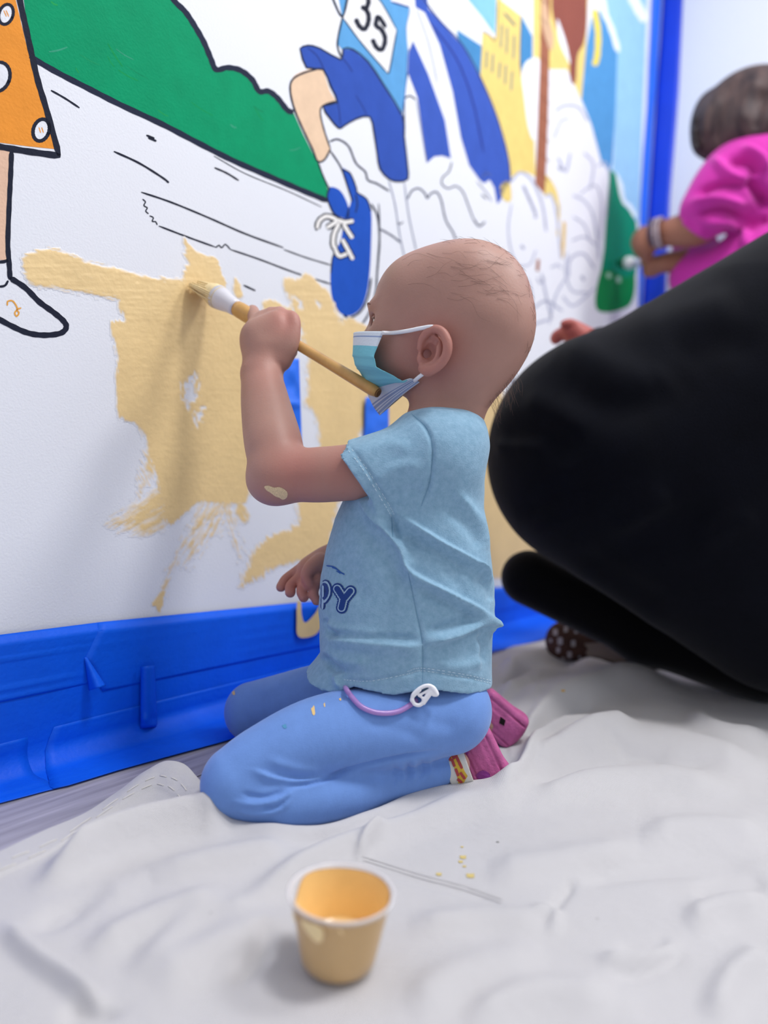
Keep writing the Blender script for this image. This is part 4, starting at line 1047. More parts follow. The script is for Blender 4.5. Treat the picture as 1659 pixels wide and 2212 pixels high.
# ------------------------------------------------------------ shirt
shirt_m = mat('heathered_blue_cotton', (126, 164, 190), .85, .15, noise=(150, .0), bump=(700, .0005, 4), sheen=.2, col2=(147, 183, 208))
rows = [(905, 868, 1036, .060), (930, 846, 1042, .074), (965, 822, 1046, .080), (1000, 795, 1045, .082), (1050, 765, 1044, .083), (1090, 741, 1044, .084), (1130, 723, 1050, .086), (1190, 706, 1058, .089), (1250, 694, 1066, .092), (1290, 690, 1067, .094), (1330, 689, 1062, .095), (1390, 692, 1060, .096), (1420, 692, 1060, .097), (1438, 678, 1060, .097), (1462, 658, 1061, .098), (1500, 650, 1064, .098), (1540, 650, 1066, .099)]
zc = .826
tz, tcx, trx, tcy, try_ = [], [], [], [], []
for y_, l_, r_, dp in rows:
    a, b_ = P(l_, y_, zc), P(r_, y_, zc); c = (a+b_)/2; tz.append(c[2]); tcx.append(c[0]); trx.append(abs(b_[0]-a[0])/2); tcy.append(c[1]); try_.append(dp)
o_ = np.argsort(tz); tz, tcx, trx, tcy, try_ = [np.array(v_)[o_] for v_ in (tz, tcx, trx, tcy, try_)]
slope = 0.058
def torso(inset, ztop):
    def fn(X, Y, Z):
        Zr = Z-(X-tcx.mean())*0
        cx, rx, cy, ry = [np.interp(Zr, tz, v_).astype(np.float32) for v_ in (tcx, trx, tcy, try_)]
        rx = rx-inset; ry = ry-inset; dx = np.abs((X-cx)/rx); dy = np.abs((Y-cy)/ry)
        e = 2.25; d = ((dx**e+dy**e)**(1/e)-1)*np.minimum(rx, ry)*.95
        return np.maximum(d, Z-ztop)
    return fn
T = Solid((-.12, .68, .06), (.20, 1.02, .50), .0017)
zt_ = P(958, 912, zc)[2]
T.op((-.12, .70, .06), (.2, .98, zt_), torso(0, zt_), .004)
# shoulders
T.cap(P(985, 944, .79), .030, P(985, 944, .865), .030, .02); T.cap(P(925, 958, .79), .036, P(925, 958, .865), .036, .02)
T.cap(P(992, 958, .79), .028, P(992, 958, .87), .028, .015)
# sleeves
S = Solid((-.12, .68, .06), (.20, 1.02, .50), .0017)
S.cap(P(945, 992, .788), .050, P(735, 1046, .772), .0445, .01); S.cap(P(930, 1000, .782), .046, P(800, 1085, .772), .028, .02)
nrm = RT*(-.81)-UP*.58+FW*(-.05)
S.plane(P(774, 1047, .772), nrm)
S.chain([P(840, 1024, .775), P(780, 1030, .774), P(690, 1032, .774)], [.034, .0385, .0415], .003, cut=True)
S2 = Solid((-.12, .68, .06), (.20, 1.02, .50), .0017)
S2.cap(P(940, 992, .862), .048, P(850, 1060, .92), .042, .01); S2.plane(P(845, 1066, .93), (P(850, 1130, .945)-P(930, 1000, .90)))
D, D2 = T.D, S.D
for Dx in (S.D, S2.D):
    k = .016; h = np.clip(.5+.5*(T.D-Dx)/k, 0, 1); T.D = T.D*(1-h)+Dx*h-k*h*(1-h)
# hem cut, hollow hem, neck opening
X_, Y_, Z_ = T.ax[0][:, None, None], T.ax[1][None, :, None], T.ax[2][None, None, :]
hem_pts = [(640, 1458), (665, 1474), (700, 1480), (735, 1492), (765, 1478), (800, 1483), (850, 1490), (900, 1481), (950, 1483), (1000, 1496), (1070, 1508)]
hxs, hzs = [], []
for x_, y_ in hem_pts: p = P(x_, y_, .75 if x_ > 730 else .78); hxs.append(p[0]); hzs.append(p[2])
hem = np.interp(X_, hxs, hzs)+.010*np.clip((Y_-.80)/.12, -1, 1)*-1*0
T.D = np.maximum(T.D, (hem-Z_).astype(np.float32))
inn = torso(.0045, 1)(X_, Y_, Z_); inn = np.maximum(inn, Z_-(hem+.03)); T.D = np.maximum(T.D, -inn.astype(np.float32))
T.cap(P(966, 860, .828), .043, P(958, 925, .826), .0425, .004, cut=True)
T.ell(P(905, 880, .826), (.045, .05, .011), .004, cut=True)
V, F = T.mesh(2)
folds = [
    ([(866, 1112), (934, 1160), (1016, 1208), (1056, 1240)], .0050, 12, -1), ([(880, 1150), (950, 1195), (1030, 1238)], -.0032, 15),
    ([(866, 1208), (889, 1238), (967, 1280), (1032, 1316), (1076, 1352)], .0055, 12, -1), ([(905, 1270), (970, 1305), (1030, 1338)], -.0030, 13),
    ([(912, 1392), (983, 1374), (1042, 1346), (1076, 1354)], .0055, 13, 1), ([(920, 1366), (980, 1350), (1030, 1330)], -.0028, 11),
    ([(700, 1376), (760, 1384), (853, 1392), (912, 1396)], .0040, 14, -1), ([(706, 1362), (780, 1370), (850, 1376), (905, 1380)], -.0022, 8),
    ([(708, 1340), (716, 1352), (760, 1366), (850, 1374)], .0030, 10), ([(700, 1336), (712, 1362), (730, 1378)], -.0032, 7),
    ([(775, 1080), (807, 1120), (853, 1172), (872, 1212), (884, 1240)], .0048, 11, 1), ([(762, 1100), (800, 1160), (850, 1220), (880, 1300)], -.0026, 18),
    ([(846, 1110), (850, 1140), (862, 1170)], -.0035, 9), ([(840, 1130), (870, 1160), (920, 1190)], -.0025, 12),
    ([(983, 1060), (1020, 1105), (1042, 1140), (1056, 1190)], .0030, 12), ([(960, 1090), (1010, 1140), (1040, 1185)], -.0020, 14),
    ([(1020, 1210), (1042, 1228), (1060, 1258)], .0030, 7), ([(1034, 1240), (1056, 1275), (1062, 1300)], -.0022, 9),
    ([(700, 1412), (720, 1440), (745, 1456)], -.0040, 9), ([(696, 1400), (740, 1425), (800, 1432)], .0030, 14), ([(735, 1490), (728, 1465), (742, 1448)], .0030, 8),
    ([(1030, 1370), (1046, 1396), (1040, 1430)], -.0028, 10), ([(1020, 1360), (1030, 1400), (1030, 1450)], .0018, 10), ([(1060, 1368), (1064, 1352), (1080, 1354)], .0034, 9),
    ([(760, 985), (830, 960), (890, 970)], .0014, 16), ([(800, 1050), (860, 1010), (915, 1010)], .0016, 14), ([(830, 1090), (880, 1060), (915, 1060)], -.0016, 12), ([(750, 960), (800, 930), (870, 905)], -.0012, 12),
    ([(745, 950), (790, 1010), (838, 1088), (852, 1116)], -.0011, 4), ([(889, 893), (921, 925), (934, 967), (929, 1036), (910, 1094)], -.0018, 4),
    ([(737, 1468), (800, 1471), (880, 1456), (912, 1449), (1000, 1462), (1062, 1476)], -.0011, 4), ([(882, 1238), (895, 1300), (912, 1387), (913, 1475)], -.0010, 3.5),
    ([(950, 1220), (990, 1260), (1010, 1300)], -.0012, 14), ([(740, 1180), (760, 1250), (800, 1310)], -.0012, 22), ([(930, 1420), (980, 1440), (1040, 1430)], .0016, 14),
]
V = sculpt(V, F, [(f_[0], f_[1]*1.6)+tuple(f_[2:]) for f_ in folds], post=1)
N = normals(V, F); V = V+N*(.0009*(vnoise(V[:, 0]*60+V[:, 1]*20, V[:, 2]*60, 3)-.5))[:, None]
shirt = link('shirt', mesh(V, F, shirt_m), child, label='pale blue short-sleeved T-shirt with dark blue lettering')
ttree = bvh(V, F)
prt = mat('dark_blue_print', (18, 58, 128), .6); prt2 = mat('mid_blue_print', (30, 84, 160), .6); gap = mat('pale_blue_print_gap', (160, 190, 214), .7)
thr = mat('pale_blue_thread', (196, 220, 234), .7); seam2 = mat('shirt_seam_thread', (112, 156, 186), .8)  # pale stitches, and a slightly darker blue for the seam lines
y1, y2, y3 = [(731, 1271), (743, 1292)], [(757, 1276), (743, 1292)], [(743, 1292), (739, 1314)]
it = []
for w_, mm, o in ((25, prt, 0), (17.5, gap, .0004), (12, prt, .0008)):
    for s_ in ((730, 1272), (744, 1294)), ((758, 1277), (744, 1294)), ((744, 1292), (739, 1313)):
        it.append(('line', [s_[0], ((s_[0][0]+s_[1][0])/2, (s_[0][1]+s_[1][1])/2), s_[1]], mm, w_, o))
    for c in ((730, 1272), (758, 1277), (739, 1313), (744, 1293)):
        it.append(('blob', [(c[0]+w_*.5*math.cos(a), c[1]+w_*.5*math.sin(a)) for a in np.linspace(0, 6.28, 13)[:-1]], mm, 5, o))
for w_, mm, o in ((11, prt, 0), (5, gap, .0004)):
    it.append(('line', [(699, 1260), (706, 1258), (712, 1268), (712, 1284), (704, 1298), (699, 1300)], mm, w_, o))
    it.append(('line', [(699, 1262), (699, 1290), (698, 1316)], mm, w_*.9, o))
it.append(('line', [(699, 1262), (706, 1264), (709, 1276), (706, 1288), (700, 1294)], prt, 6, .0008))
it.append(('line', [(706, 1222), (722, 1225), (736, 1236), (745, 1241)], prt2, 3)); it.append(('line', [(718, 1226), (728, 1230), (736, 1236)], prt2, 2)); it.append(('line', [(727, 1233), (736, 1239)], prt2, 2))
decal('shirt_print', it, ttree, .0006, shirt, label='dark blue bubble letters PY')
it = []
def dash(pl, wd, mm, n_, duty=.6):
    c = catmull(pl, 30); L_ = len(c)
    for i in range(n_):
        a = int(i*L_/n_); b_ = int((i+duty)*L_/n_)
        if b_ > a+1: it.append(('line', [tuple(c[a]), tuple(c[(a+b_)//2]), tuple(c[b_])], mm, wd))
dash([(738, 955), (784, 1014), (832, 1092), (846, 1117)], 1.5, thr, 34); dash([(745, 952), (791, 1011), (839, 1088), (853, 1113)], 1.5, thr, 34)
dash([(737, 1468), (800, 1471), (880, 1456), (912, 1449), (1000, 1462), (1062, 1476)], 1.4, thr, 46); dash([(880, 1450), (912, 1443), (1000, 1456), (1062, 1470)], 1.4, thr, 26)
it.append(('line', [(889, 894), (921, 925), (934, 967), (929, 1036), (910, 1094)], seam2, 1.6)); it.append(('line', [(882, 1238), (895, 1300), (912, 1387), (913, 1475)], seam2, 1.6)); it.append(('line', [(846, 1118), (848, 1160)], seam2, 1.4))
decal('stitching', it, ttree, .0004, shirt, kind='stuff')
# ------------------------------------------------------------ leggings
leg_m = mat('blue_leggings_jersey', (110, 148, 214), .8, .2, noise=(60, .05), bump=(900, .00025, 3), sheen=.25)
G = Solid((-.22, .60, -.003), (.22, 1.03, .19), .0019)
G.ell(P(975, 1530, .795), (.044, .052, .044), .02); G.ell(P(960, 1530, .86), (.05, .06, .05), .03)
G.chain([P(966, 1537, .785), P(840, 1566, .760), P(690, 1592, .732), P(575, 1640, .712), P(510, 1680, .700)], [.046, .047, .042, .036, .0325], .012)
G.chain([P(505, 1698, .698), P(600, 1722, .700), P(720, 1712, .722), P(840, 1684, .758), P(944, 1660, .786)], [.032, .030, .0285, .0245, .0215], .008)
G.chain([P(930, 1515, .865), P(760, 1500, .895), P(545, 1532, .930)], [.052, .047, .036], .012)
G.chain([P(545, 1545, .932), P(760, 1575, .935), P(1010, 1580, .955)], [.034, .030, .022], .008)
G.plane(P(948, 1660, .786), RT*.97+UP*.22) if False else None
V, F = G.mesh(30)
k = V[:, 2] < .004
V[:, 2] = np.maximum(V[:, 2], .0045)
fl = [([(620, 1700), (680, 1690), (760, 1662), (850, 1640), (950, 1622)], -.0050, 5), ([(545, 1662), (600, 1680), (660, 1688), (720, 1676)], .0040, 9, -1), ([(500, 1730), (560, 1735), (610, 1722), (640, 1700)], .0030, 8, -1), ([(520, 1715), (570, 1722), (615, 1708)], -.0025, 6),
      ([(560, 1745), (600, 1742), (625, 1718)], -.0022, 5), ([(505, 1750), (560, 1757), (606, 1748), (632, 1722)], .0024, 6), ([(575, 1640), (640, 1660), (700, 1668)], .0018, 10),
      ([(868, 1650), (872, 1675), (868, 1690)], .0022, 5), ([(880, 1645), (884, 1670), (880, 1690)], -.0018, 4), ([(893, 1640), (897, 1665), (893, 1690)], .0022, 5), ([(910, 1640), (915, 1662), (905, 1685)], -.0016, 4), ([(925, 1636), (931, 1660), (925, 1682)], .0018, 5), ([(850, 1652), (856, 1676), (850, 1700)], -.0015, 5),
      ([(900, 1530), (940, 1560), (990, 1570)], -.0012, 16), ([(780, 1560), (860, 1575), (920, 1600)], -.0012, 14), ([(640, 1470), (600, 1480), (560, 1500)], .0012, 12)]
V = sculpt(V, F, fl, post=1)
legs = link('leggings', mesh(V, F, leg_m), child, label='light blue leggings with small paint spots')
ltree = bvh(V, F)
sp1 = mat('dried_beige_spot', (230, 196, 130), .6); sp2 = mat('dried_green_spot', (84, 150, 190), .7)
def spot(x, y, rx, ry, mm, ph=0): return ('blob', [(x+rx*math.cos(a)*(1 if k % 2 else .65), y+ry*math.sin(a)*(1 if k % 3 else .7)) for k, a in enumerate(np.linspace(ph, 6.28+ph, 10)[:-1])], mm, 4)
for i_ in ([spot(677, 1535, 5, 11, sp1), spot(701, 1523, 2, 5, sp1), spot(735, 1511, 3, 3, sp1), spot(615, 1569, 6, 5, sp2), spot(505, 1497, 4, 5, sp1), spot(497, 1582, 4, 4, sp1)]): decal('paint_spot', [i_], ltree, .0004, legs)
decal('paint_smear', [('blob', [(571, 1051), (580, 1049), (592, 1053), (603, 1052), (613, 1056), (621, 1064), (619, 1075), (611, 1079), (603, 1075), (595, 1072), (584, 1064), (576, 1059)], mat('dried_beige_smear', (226, 200, 158), .6, noise=(900, .25)), 4)], stree, .0003, child)
# ------------------------------------------------------------ face mask
mk = [mat('mask_teal', (122, 194, 212), .8, .2, bump=(260, .0004)), mat('mask_white', (214, 224, 236), .8, .2, bump=(260, .0004)), mat('mask_stripe', (150, 168, 204), .8, .2)]
vv = [0, .06, .14, .25, .4, .55, .68, .76, .80, .84, .88, .92, 1]
near = [(829, 716), (824, 728), (818, 742), (808, 766), (812, 793), (850, 812), (874, 826), (884, 818), (888, 818), (892, 819), (896, 820), (900, 821), (906, 826)]
mid = [(770, 725), (771, 733), (772, 745), (775, 765), (778, 790), (783, 812), (790, 838), (797, 858), (801, 866), (805, 874), (809, 881), (813, 887), (821, 897)]
nz = np.interp(vv, [0, .4, .7, 1], [.784, .782, .786, .790])
NV = 60; vs = np.linspace(0, 1, NV)
ne = np.array([[np.interp(v_, vv, [p[i] for p in near]) for i in (0, 1)] for v_ in vs]); mi = np.array([[np.interp(v_, vv, [p[i] for p in mid]) for i in (0, 1)] for v_ in vs]); nzz = np.interp(vs, vv, nz)
NU = 33; MV = np.zeros((NV, NU, 3))
for j in range(NV):
    A = P(ne[j, 0], ne[j, 1], nzz[j]); C = hpx(mi[j, 0], mi[j, 1], .006); d = A-HC; Bm = A-2*(d@HN)*HN
    C0 = hpx(mi[j, 0], mi[j, 1], .0)
    for i in range(NU):
        u = i/(NU-1)*2-1; s_ = abs(u); e = A if u < 0 else Bm
        t_ = s_
        p = C0*(1-t_)+e*t_; bz = 1-.82*min(1, max(0, (vs[j]-.62)/.2)); p = p+bz*(HF*(.012*math.sin(math.pi*t_))*(1-.4*vs[j])-HN*(math.copysign(1, u)*.012*math.sin(math.pi*t_)))
        pl = 0
        for c_ in (.30, .47, .62): pl += .0016*np.clip(1-abs(vs[j]-c_)/.05, 0, 1)*(1 if vs[j] < c_ else .2)
        if u > 0: p = p+HU*(.022*min(1, u*2)*max(0, (vs[j]-.5)/.5))
        MV[j, i] = p+HF*pl*(1-t_*.5)+HN*pl*(-u)*.8
idx = np.arange(NV*NU).reshape(NV, NU)
F = np.stack([idx[:-1, :-1], idx[1:, :-1], idx[1:, 1:], idx[:-1, 1:]], -1).reshape(-1, 4)
fv = np.repeat((vs[:-1]+vs[1:])/2, NU-1)
mi_ = np.where(fv < .17, 1, np.where(fv > .735, 1, 0)); st = (fv > .8) & (((fv*46).astype(int) % 2) == 0); mi_ = np.where(st | ((fv > .05) & (fv < .075)), 2, mi_)
fm = link('face_mask', mesh(MV.reshape(-1, 3), F, mk, True, mi_), child, label='pleated teal medical mask with white bands')
so = fm.modifiers.new('t', 'SOLIDIFY'); so.thickness = .0009; so.offset = 0
loop_m = mat('white_elastic', (240, 242, 248), .7)
v, f = tube([P(826, 719, .783), hpx(850, 719, .062), hpx(880, 715, .0735), hpx(910, 709, .078), hpx(935, 706, .080), hpx(950, 714, .073)], .0023, 8, 8); link('ear_loop', mesh(v, f, loop_m), fm)
v, f = tube([P(896, 822, .789), hpx(908, 812, .068), hpx(925, 800, .071), hpx(940, 790, .070)], .0022, 8, 8); link('ear_loop', mesh(v, f, loop_m), fm)
# ------------------------------------------------------------ tube with slide clamp
tube_m = mat('purple_clear_tube', (178, 136, 206), .2, .5, alpha=.75)
tp = [(742, 1478), (747, 1494), (758, 1510), (778, 1530), (806, 1541), (836, 1543), (862, 1538), (884, 1526), (898, 1516)]
tw = [onsurf(ltree, x, y, .004) for x, y in tp]; tw = [P(x, y, .728) if p is None else p for (x, y), p in zip(tp, tw)]
v, f = tube(tw, .0028, 10, 8)
tb = link('catheter_tube', mesh(v, f, tube_m), child, label='thin clear purple tube')
cl_m = mat('white_clamp_plastic', (240, 241, 248), .3, .5)
q0 = onsurf(ltree, 912, 1508, .006)
zcl = (q0-CP)@FW-.006
KV = Solid(P(915, 1505, zcl)-np.array([.025, .02, .028]), P(915, 1505, zcl)+np.array([.025, .02, .028]), .0007)
r_ = .0020
def cz_(x, y): return P(x, y, zcl)
for pl, rr_ in [([(890, 1512), (893, 1500), (907, 1487), (922, 1481), (934, 1484), (942, 1494), (944, 1499)], .0021), ([(890, 1512), (896, 1521), (906, 1523), (914, 1517), (920, 1506), (932, 1492)], .0021), ([(905, 1502), (920, 1494), (934, 1486)], .0014), ([(906, 1502), (913, 1509), (915, 1516)], .0014), ([(936, 1488), (942, 1499), (937, 1500)], .0024)]:
    pts = catmull(pl, 5)
    for dz in (0, -.005): KV.chain([P(x, y, zcl+dz) for x, y in pts], [rr_]*len(pts), .0015)
for a, b_ in [((893, 1500), (907, 1487)), ((914, 1517), (932, 1492))]:
    KV.box((cz_(*a)+cz_(*b_))/2-FW*.0025, (np.linalg.norm(cz_(*a)-cz_(*b_))/2, .0012, .004), .0005, .001, np.array([(cz_(*b_)-cz_(*a))/np.linalg.norm(cz_(*b_)-cz_(*a)), np.cross((cz_(*b_)-cz_(*a))/np.linalg.norm(cz_(*b_)-cz_(*a)), FW), FW]))
V, F = KV.mesh(1); link('clamp', mesh(V, F, cl_m), tb, label='white plastic slide clamp')
# ------------------------------------------------------------ clogs
clog_m = mat('pink_foam', (190, 96, 150), .55, .35, noise=(60, .16), bump=(300, .0008, 3)); clog2_m = mat('purple_foam_patch', (150, 62, 150), .5, .35, noise=(90, .2), bump=(300, .0008)); rim_m = mat('cream_strap_rim', (214, 212, 204), .6); yel_m = mat('yellow_strap_print', (214, 176, 60), .6, noise=(120, .12)); redp = mat('red_strap_print', (176, 70, 70), .6)
dark_m = mat('painted_hole_shade', (20, 14, 16), .9)  # near-black colour standing in for the shade inside the vent hole
def basis(dx, dy, dz_=0):
    a = RT*dx-UP*dy+FW*dz_; a /= np.linalg.norm(a); n_ = -FW; n_ = n_-a*(n_@a); n_ /= np.linalg.norm(n_); c = np.cross(n_, a); return np.array([a, c, n_])
def clog(cx, cy, z, dx, dy, lng, wid, thick, name='clog', hole=None, **kw):
    Bx = basis(dx, dy); c = P(cx, cy, z); s_ = Solid(c-.075, c+.075, .0013)
    s_.box(c, (lng/2-.006, wid/2-.006, thick/2-.006), .006, .004, Bx)
    s_.ell(c+Bx[0]*lng*.36, (lng*.25, wid*.5, thick*.5), .012, Bx)
    for off in (-.36, .30): s_.box(c+Bx[1]*wid*off+Bx[2]*thick*.5, (lng*.5, .0006, .0012), .0004, .001, Bx, cut=True)
    s_.box(c-Bx[0]*lng*.05+Bx[2]*thick*.46-Bx[1]*wid*.05, (lng*.36, wid*.13, .0012), .0008, .002, Bx)
    if hole: s_.box(P(*hole, z)+Bx[2]*thick*.4, (.0048, .0048, .006), .0012, .002, Bx, cut=True)
    V, F = s_.mesh(2); V[:, 2] = np.maximum(V[:, 2], .006)
    return link(name, mesh(V, F, clog_m), child, **kw), bvh(V, F)
c1, c1t = clog(1046, 1642, .812, 46, 96, .066, .044, .030, label='pink foam clog with a yellow printed heel strap')
dec = [('blob', [(1028, 1676), (1042, 1664), (1058, 1672), (1056, 1690), (1044, 1690)], clog2_m, 4), ('blob', [(1004, 1610), (1012, 1606), (1014, 1622), (1008, 1630)], clog2_m, 4)]
decal('colour_patch', dec, c1t, .0005, c1)
# heel strap: a band round the ankle
sb_ = Solid(P(985, 1652, .795)-.05, P(985, 1652, .795)+.05, .001)
Bx = basis(26, 74); cc = P(986, 1652, .793)
def band(X, Y, Z):
    x, y, z = X-cc[0], Y-cc[1], Z-cc[2]
    p = [x*Bx[i, 0]+y*Bx[i, 1]+z*Bx[i, 2] for i in range(3)]
    r_ = np.sqrt((p[0]/.0235)**2+(p[2]/.021)**2); return np.maximum(np.abs((r_-1)*.021)-.0022, np.abs(p[1])-.0125)
sb_.op(cc-.04, cc+.04, band, .002)
V, F = sb_.mesh(1); V[:, 2] = np.maximum(V[:, 2], .006)
hs = link('heel_strap', mesh(V, F, rim_m), c1); htree = bvh(V, F)
dec = [('poly', [(967, 1622), (984, 1616), (1010, 1676), (1002, 1690), (990, 1692)], yel_m, 4)]
for k_, pl in enumerate([[(980, 1622), (992, 1640), (998, 1660)], [(968, 1630), (974, 1644)], [(976, 1640), (982, 1656)], [(984, 1660), (990, 1676)], [(994, 1668), (1004, 1682)], [(988, 1682), (998, 1690)], [(972, 1624), (982, 1640)]]):
    dec.append(('line', [pl[0], ((pl[0][0]+pl[-1][0])/2, (pl[0][1]+pl[-1][1])/2), pl[-1]], redp, 6, .0004))
decal('strap_print', dec, htree, .0004, hs)
c2, c2t = clog(1076, 1550, .955, 62, 52, .066, .050, .030, label='far pink foam clog with one square vent hole painted dark')
decal('painted_vent_hole', [('poly', [(1081, 1548), (1092, 1556), (1089, 1568), (1078, 1562)], dark_m, 4)], c2t, .0006, c2)  # no opening is cut: a flat dark patch paints the hole's shade
# ------------------------------------------------------------ paint brush
wood_m = mat('varnished_wood', (206, 158, 92), .32, .45, noise=(50, .10)); fer_m = mat('white_plastic_ferrule', (226, 224, 234), .3, .5, alpha=.9); bri_m = mat('cream_bristles', (238, 216, 168), .6, .3, noise=(300, .12)); end_m = mat('dark_worn_wood_end', (112, 76, 44), .6)
br = empty('paint_brush', (brush(428)+brush(815))/2, label='wooden paint brush held in the fist, bristles on the beige paint', category='paint brush')
pts = [brush(x) for x in np.linspace(508, 818, 26)]
rad = np.interp(np.linspace(508, 818, 26), [508, 512, 530, 560, 600, 640, 700, 760, 805, 815, 818], [.0098, .0108, .0112, .0095, .0074, .0064, .0066, .0072, .0076, .0068, .005])
v, f = tube(pts, rad, 16, 1, raw=True); link('handle', mesh(v, f, wood_m), br)
v, f = tube([brush(816), brush(817.5), brush(818.4)], np.array([.0058, .0056, .004]), 14, 1, raw=True); link('worn_end', mesh(v, f, end_m), br)
v, f = tube([brush(x) for x in (470, 484, 496, 506, 512)], np.array([.0165, .0145, .0118, .0112, .0106]), 18, 1, raw=True); link('ferrule', mesh(v, f, fer_m), br)
bt = []
ax = brush(500)-brush(440); ax /= np.linalg.norm(ax); a1 = np.cross(ax, WN); a1 /= np.linalg.norm(a1); a2 = np.cross(ax, a1)
rs = random.Random(5)
v, f = tube([brush(440), brush(452), brush(464), brush(476)], np.array([.004, .0125, .0160, .0158]), 18, 1, raw=True); bt.append((v, f))
for k_ in range(150):
    a = rs.uniform(0, 6.283); r_ = math.sqrt(rs.random())
    p0 = brush(474)+(a1*math.cos(a)+a2*math.sin(a)*.8)*.0155*r_; p1 = brush(428+rs.uniform(0, 10))+(a1*math.cos(a)*1.1+a2*math.sin(a)*.35)*.018*r_
    d_ = (p1-W0)@WN
    if d_ < .004: p1 = p1+WN*(.004-d_)
    bt.append(tube([p0, (p0+p1)/2+(a1*math.cos(a)+a2*math.sin(a))*.002, p1], .0009, 4, 2))
v, f = merge(bt); link('bristles', mesh(v, f, bri_m), br)
# ------------------------------------------------------------ crouching adult in black
blk_m = mat('black_fleece', (9, 11, 19), .9, .08, noise=(14, .2), bump=(500, .0006, 3), sheen=.07)
blk2_m = mat('black_jersey', (7, 7, 10), .9, .1, bump=(500, .0005, 3), sheen=.2)
ad = empty('person', onfloor(1500, 1480, .01), label='crouching adult in black clothing, back turned, beside the kneeling toddler', category='person')
A = Solid((.10, .80, .0), (1.20, 1.62, .88), .0065)
q = 1.2
A.cap(P(1314, 962, q), .179, P(1750, 805, q), .250, .05)
A.cap(P(1298, 998, q), .183, P(1700, 1270, q), .182, .08)
A.ell(P(1600, 980, q), (.24, .20, .26), .08)
A.cap(P(1750, 805, q), .22, P(1880, 600, q+.03), .13, .06)
A.chain([P(1760, 700, 1.40), P(1560, 790, 1.47), P(1300, 752, 1.475)], [.085, .07, .044], .03); A.chain([P(1860, 640, 1.05), P(2050, 780, 1.10), P(1960, 860, 1.35)], [.10, .075, .06], .05)
V, F = A.mesh(3)
V[:, 2] = np.maximum(V[:, 2], .008)
fl = [([(1072, 950), (1130, 938), (1190, 950), (1260, 985)], -.020, 20), ([(1066, 965), (1120, 958), (1190, 962)], .014, 12), ([(1180, 790), (1250, 850), (1320, 880), (1400, 860), (1500, 800)], -.022, 26), ([(1200, 740), (1290, 780), (1400, 830), (1460, 800)], .018, 26),
      ([(1130, 860), (1200, 880), (1270, 930)], .012, 18), ([(1110, 1110), (1180, 1090), (1260, 1060), (1400, 1010)], -.014, 20), ([(1130, 1150), (1220, 1110), (1260, 1080)], .010, 16), ([(1320, 1150), (1400, 1100), (1450, 1070)], .014, 16), ([(1300, 1200), (1400, 1150), (1560, 1100)], -.012, 24), ([(1500, 1180), (1560, 1140), (1640, 1110)], .012, 18),
      ([(1380, 660), (1480, 620), (1600, 590)], -.010, 24), ([(1350, 720), (1480, 690), (1600, 650)], .012, 28), ([(1450, 780), (1550, 740), (1650, 760)], -.014, 26), ([(1220, 1220), (1330, 1290), (1450, 1370)], .010, 16), ([(1250, 1190), (1340, 1250), (1450, 1320)], -.010, 20)]
V = sculpt(V, F, [(f_[0], f_[1]*.5, f_[2]*1.6) for f_ in fl], post=6)
link('jacket', mesh(V, F, blk_m), ad, label='black fleece jacket with soft folds')
A = Solid((.18, 1.0, .0), (.85, 1.62, .36), .005)
A.cap(P(1142, 1248, 1.34), .053, P(1390, 1372, 1.34), .050, .02); A.cap(P(1390, 1372, 1.34), .052, P(1640, 1400, 1.27), .10, .03)
V, F = A.mesh(3); V[:, 2] = np.maximum(V[:, 2], .010); link('trousers', mesh(V, F, blk2_m), ad)
# patterned shoe under the leg
sole_m = mat('brown_shoe', (78, 54, 46), .8, .2, noise=(30, .25)); pat_m = mat('pale_shoe_pattern', (176, 168, 170), .8); tan_m = mat('tan_shoe_panel', (150, 134, 124), .8, noise=(30, .12))
A = Solid((.24, 1.2, .0), (.70, 1.72, .16), .0035)
z_ = 1.46
A.cap(P(1222, 1388, z_), .036, P(1400, 1416, z_-.02), .034, .01, sq=(UP, 1.0)); A.ell(P(1216, 1384, z_), (.036, .036, .040), .01)
V, F = A.mesh(3); V[:, 2] = np.maximum(V[:, 2], .012)
so_ = link('shoe', mesh(V, F, sole_m), ad, label='brown shoe with pale pattern'); st_ = bvh(V, F)
it = [('poly', [(1262, 1390), (1300, 1388), (1350, 1398), (1396, 1408), (1396, 1424), (1330, 1432), (1270, 1432), (1266, 1412)], tan_m, 8)]
for x, y, r in [(1200, 1366, 7), (1210, 1385, 8), (1238, 1390, 7), (1222, 1360, 6), (1206, 1404, 6), (1244, 1364, 5), (1230, 1414, 7), (1190, 1384, 4), (1216, 1424, 5), (1252, 1420, 4)]:
    it.append(('blob', [(x+r*math.cos(a)*(1 if k % 2 else .6), y+r*math.sin(a)) for k, a in enumerate(np.linspace(0, 6.28, 9)[:-1])], pat_m, 5))
decal('pattern', it, st_, .0008, so_)
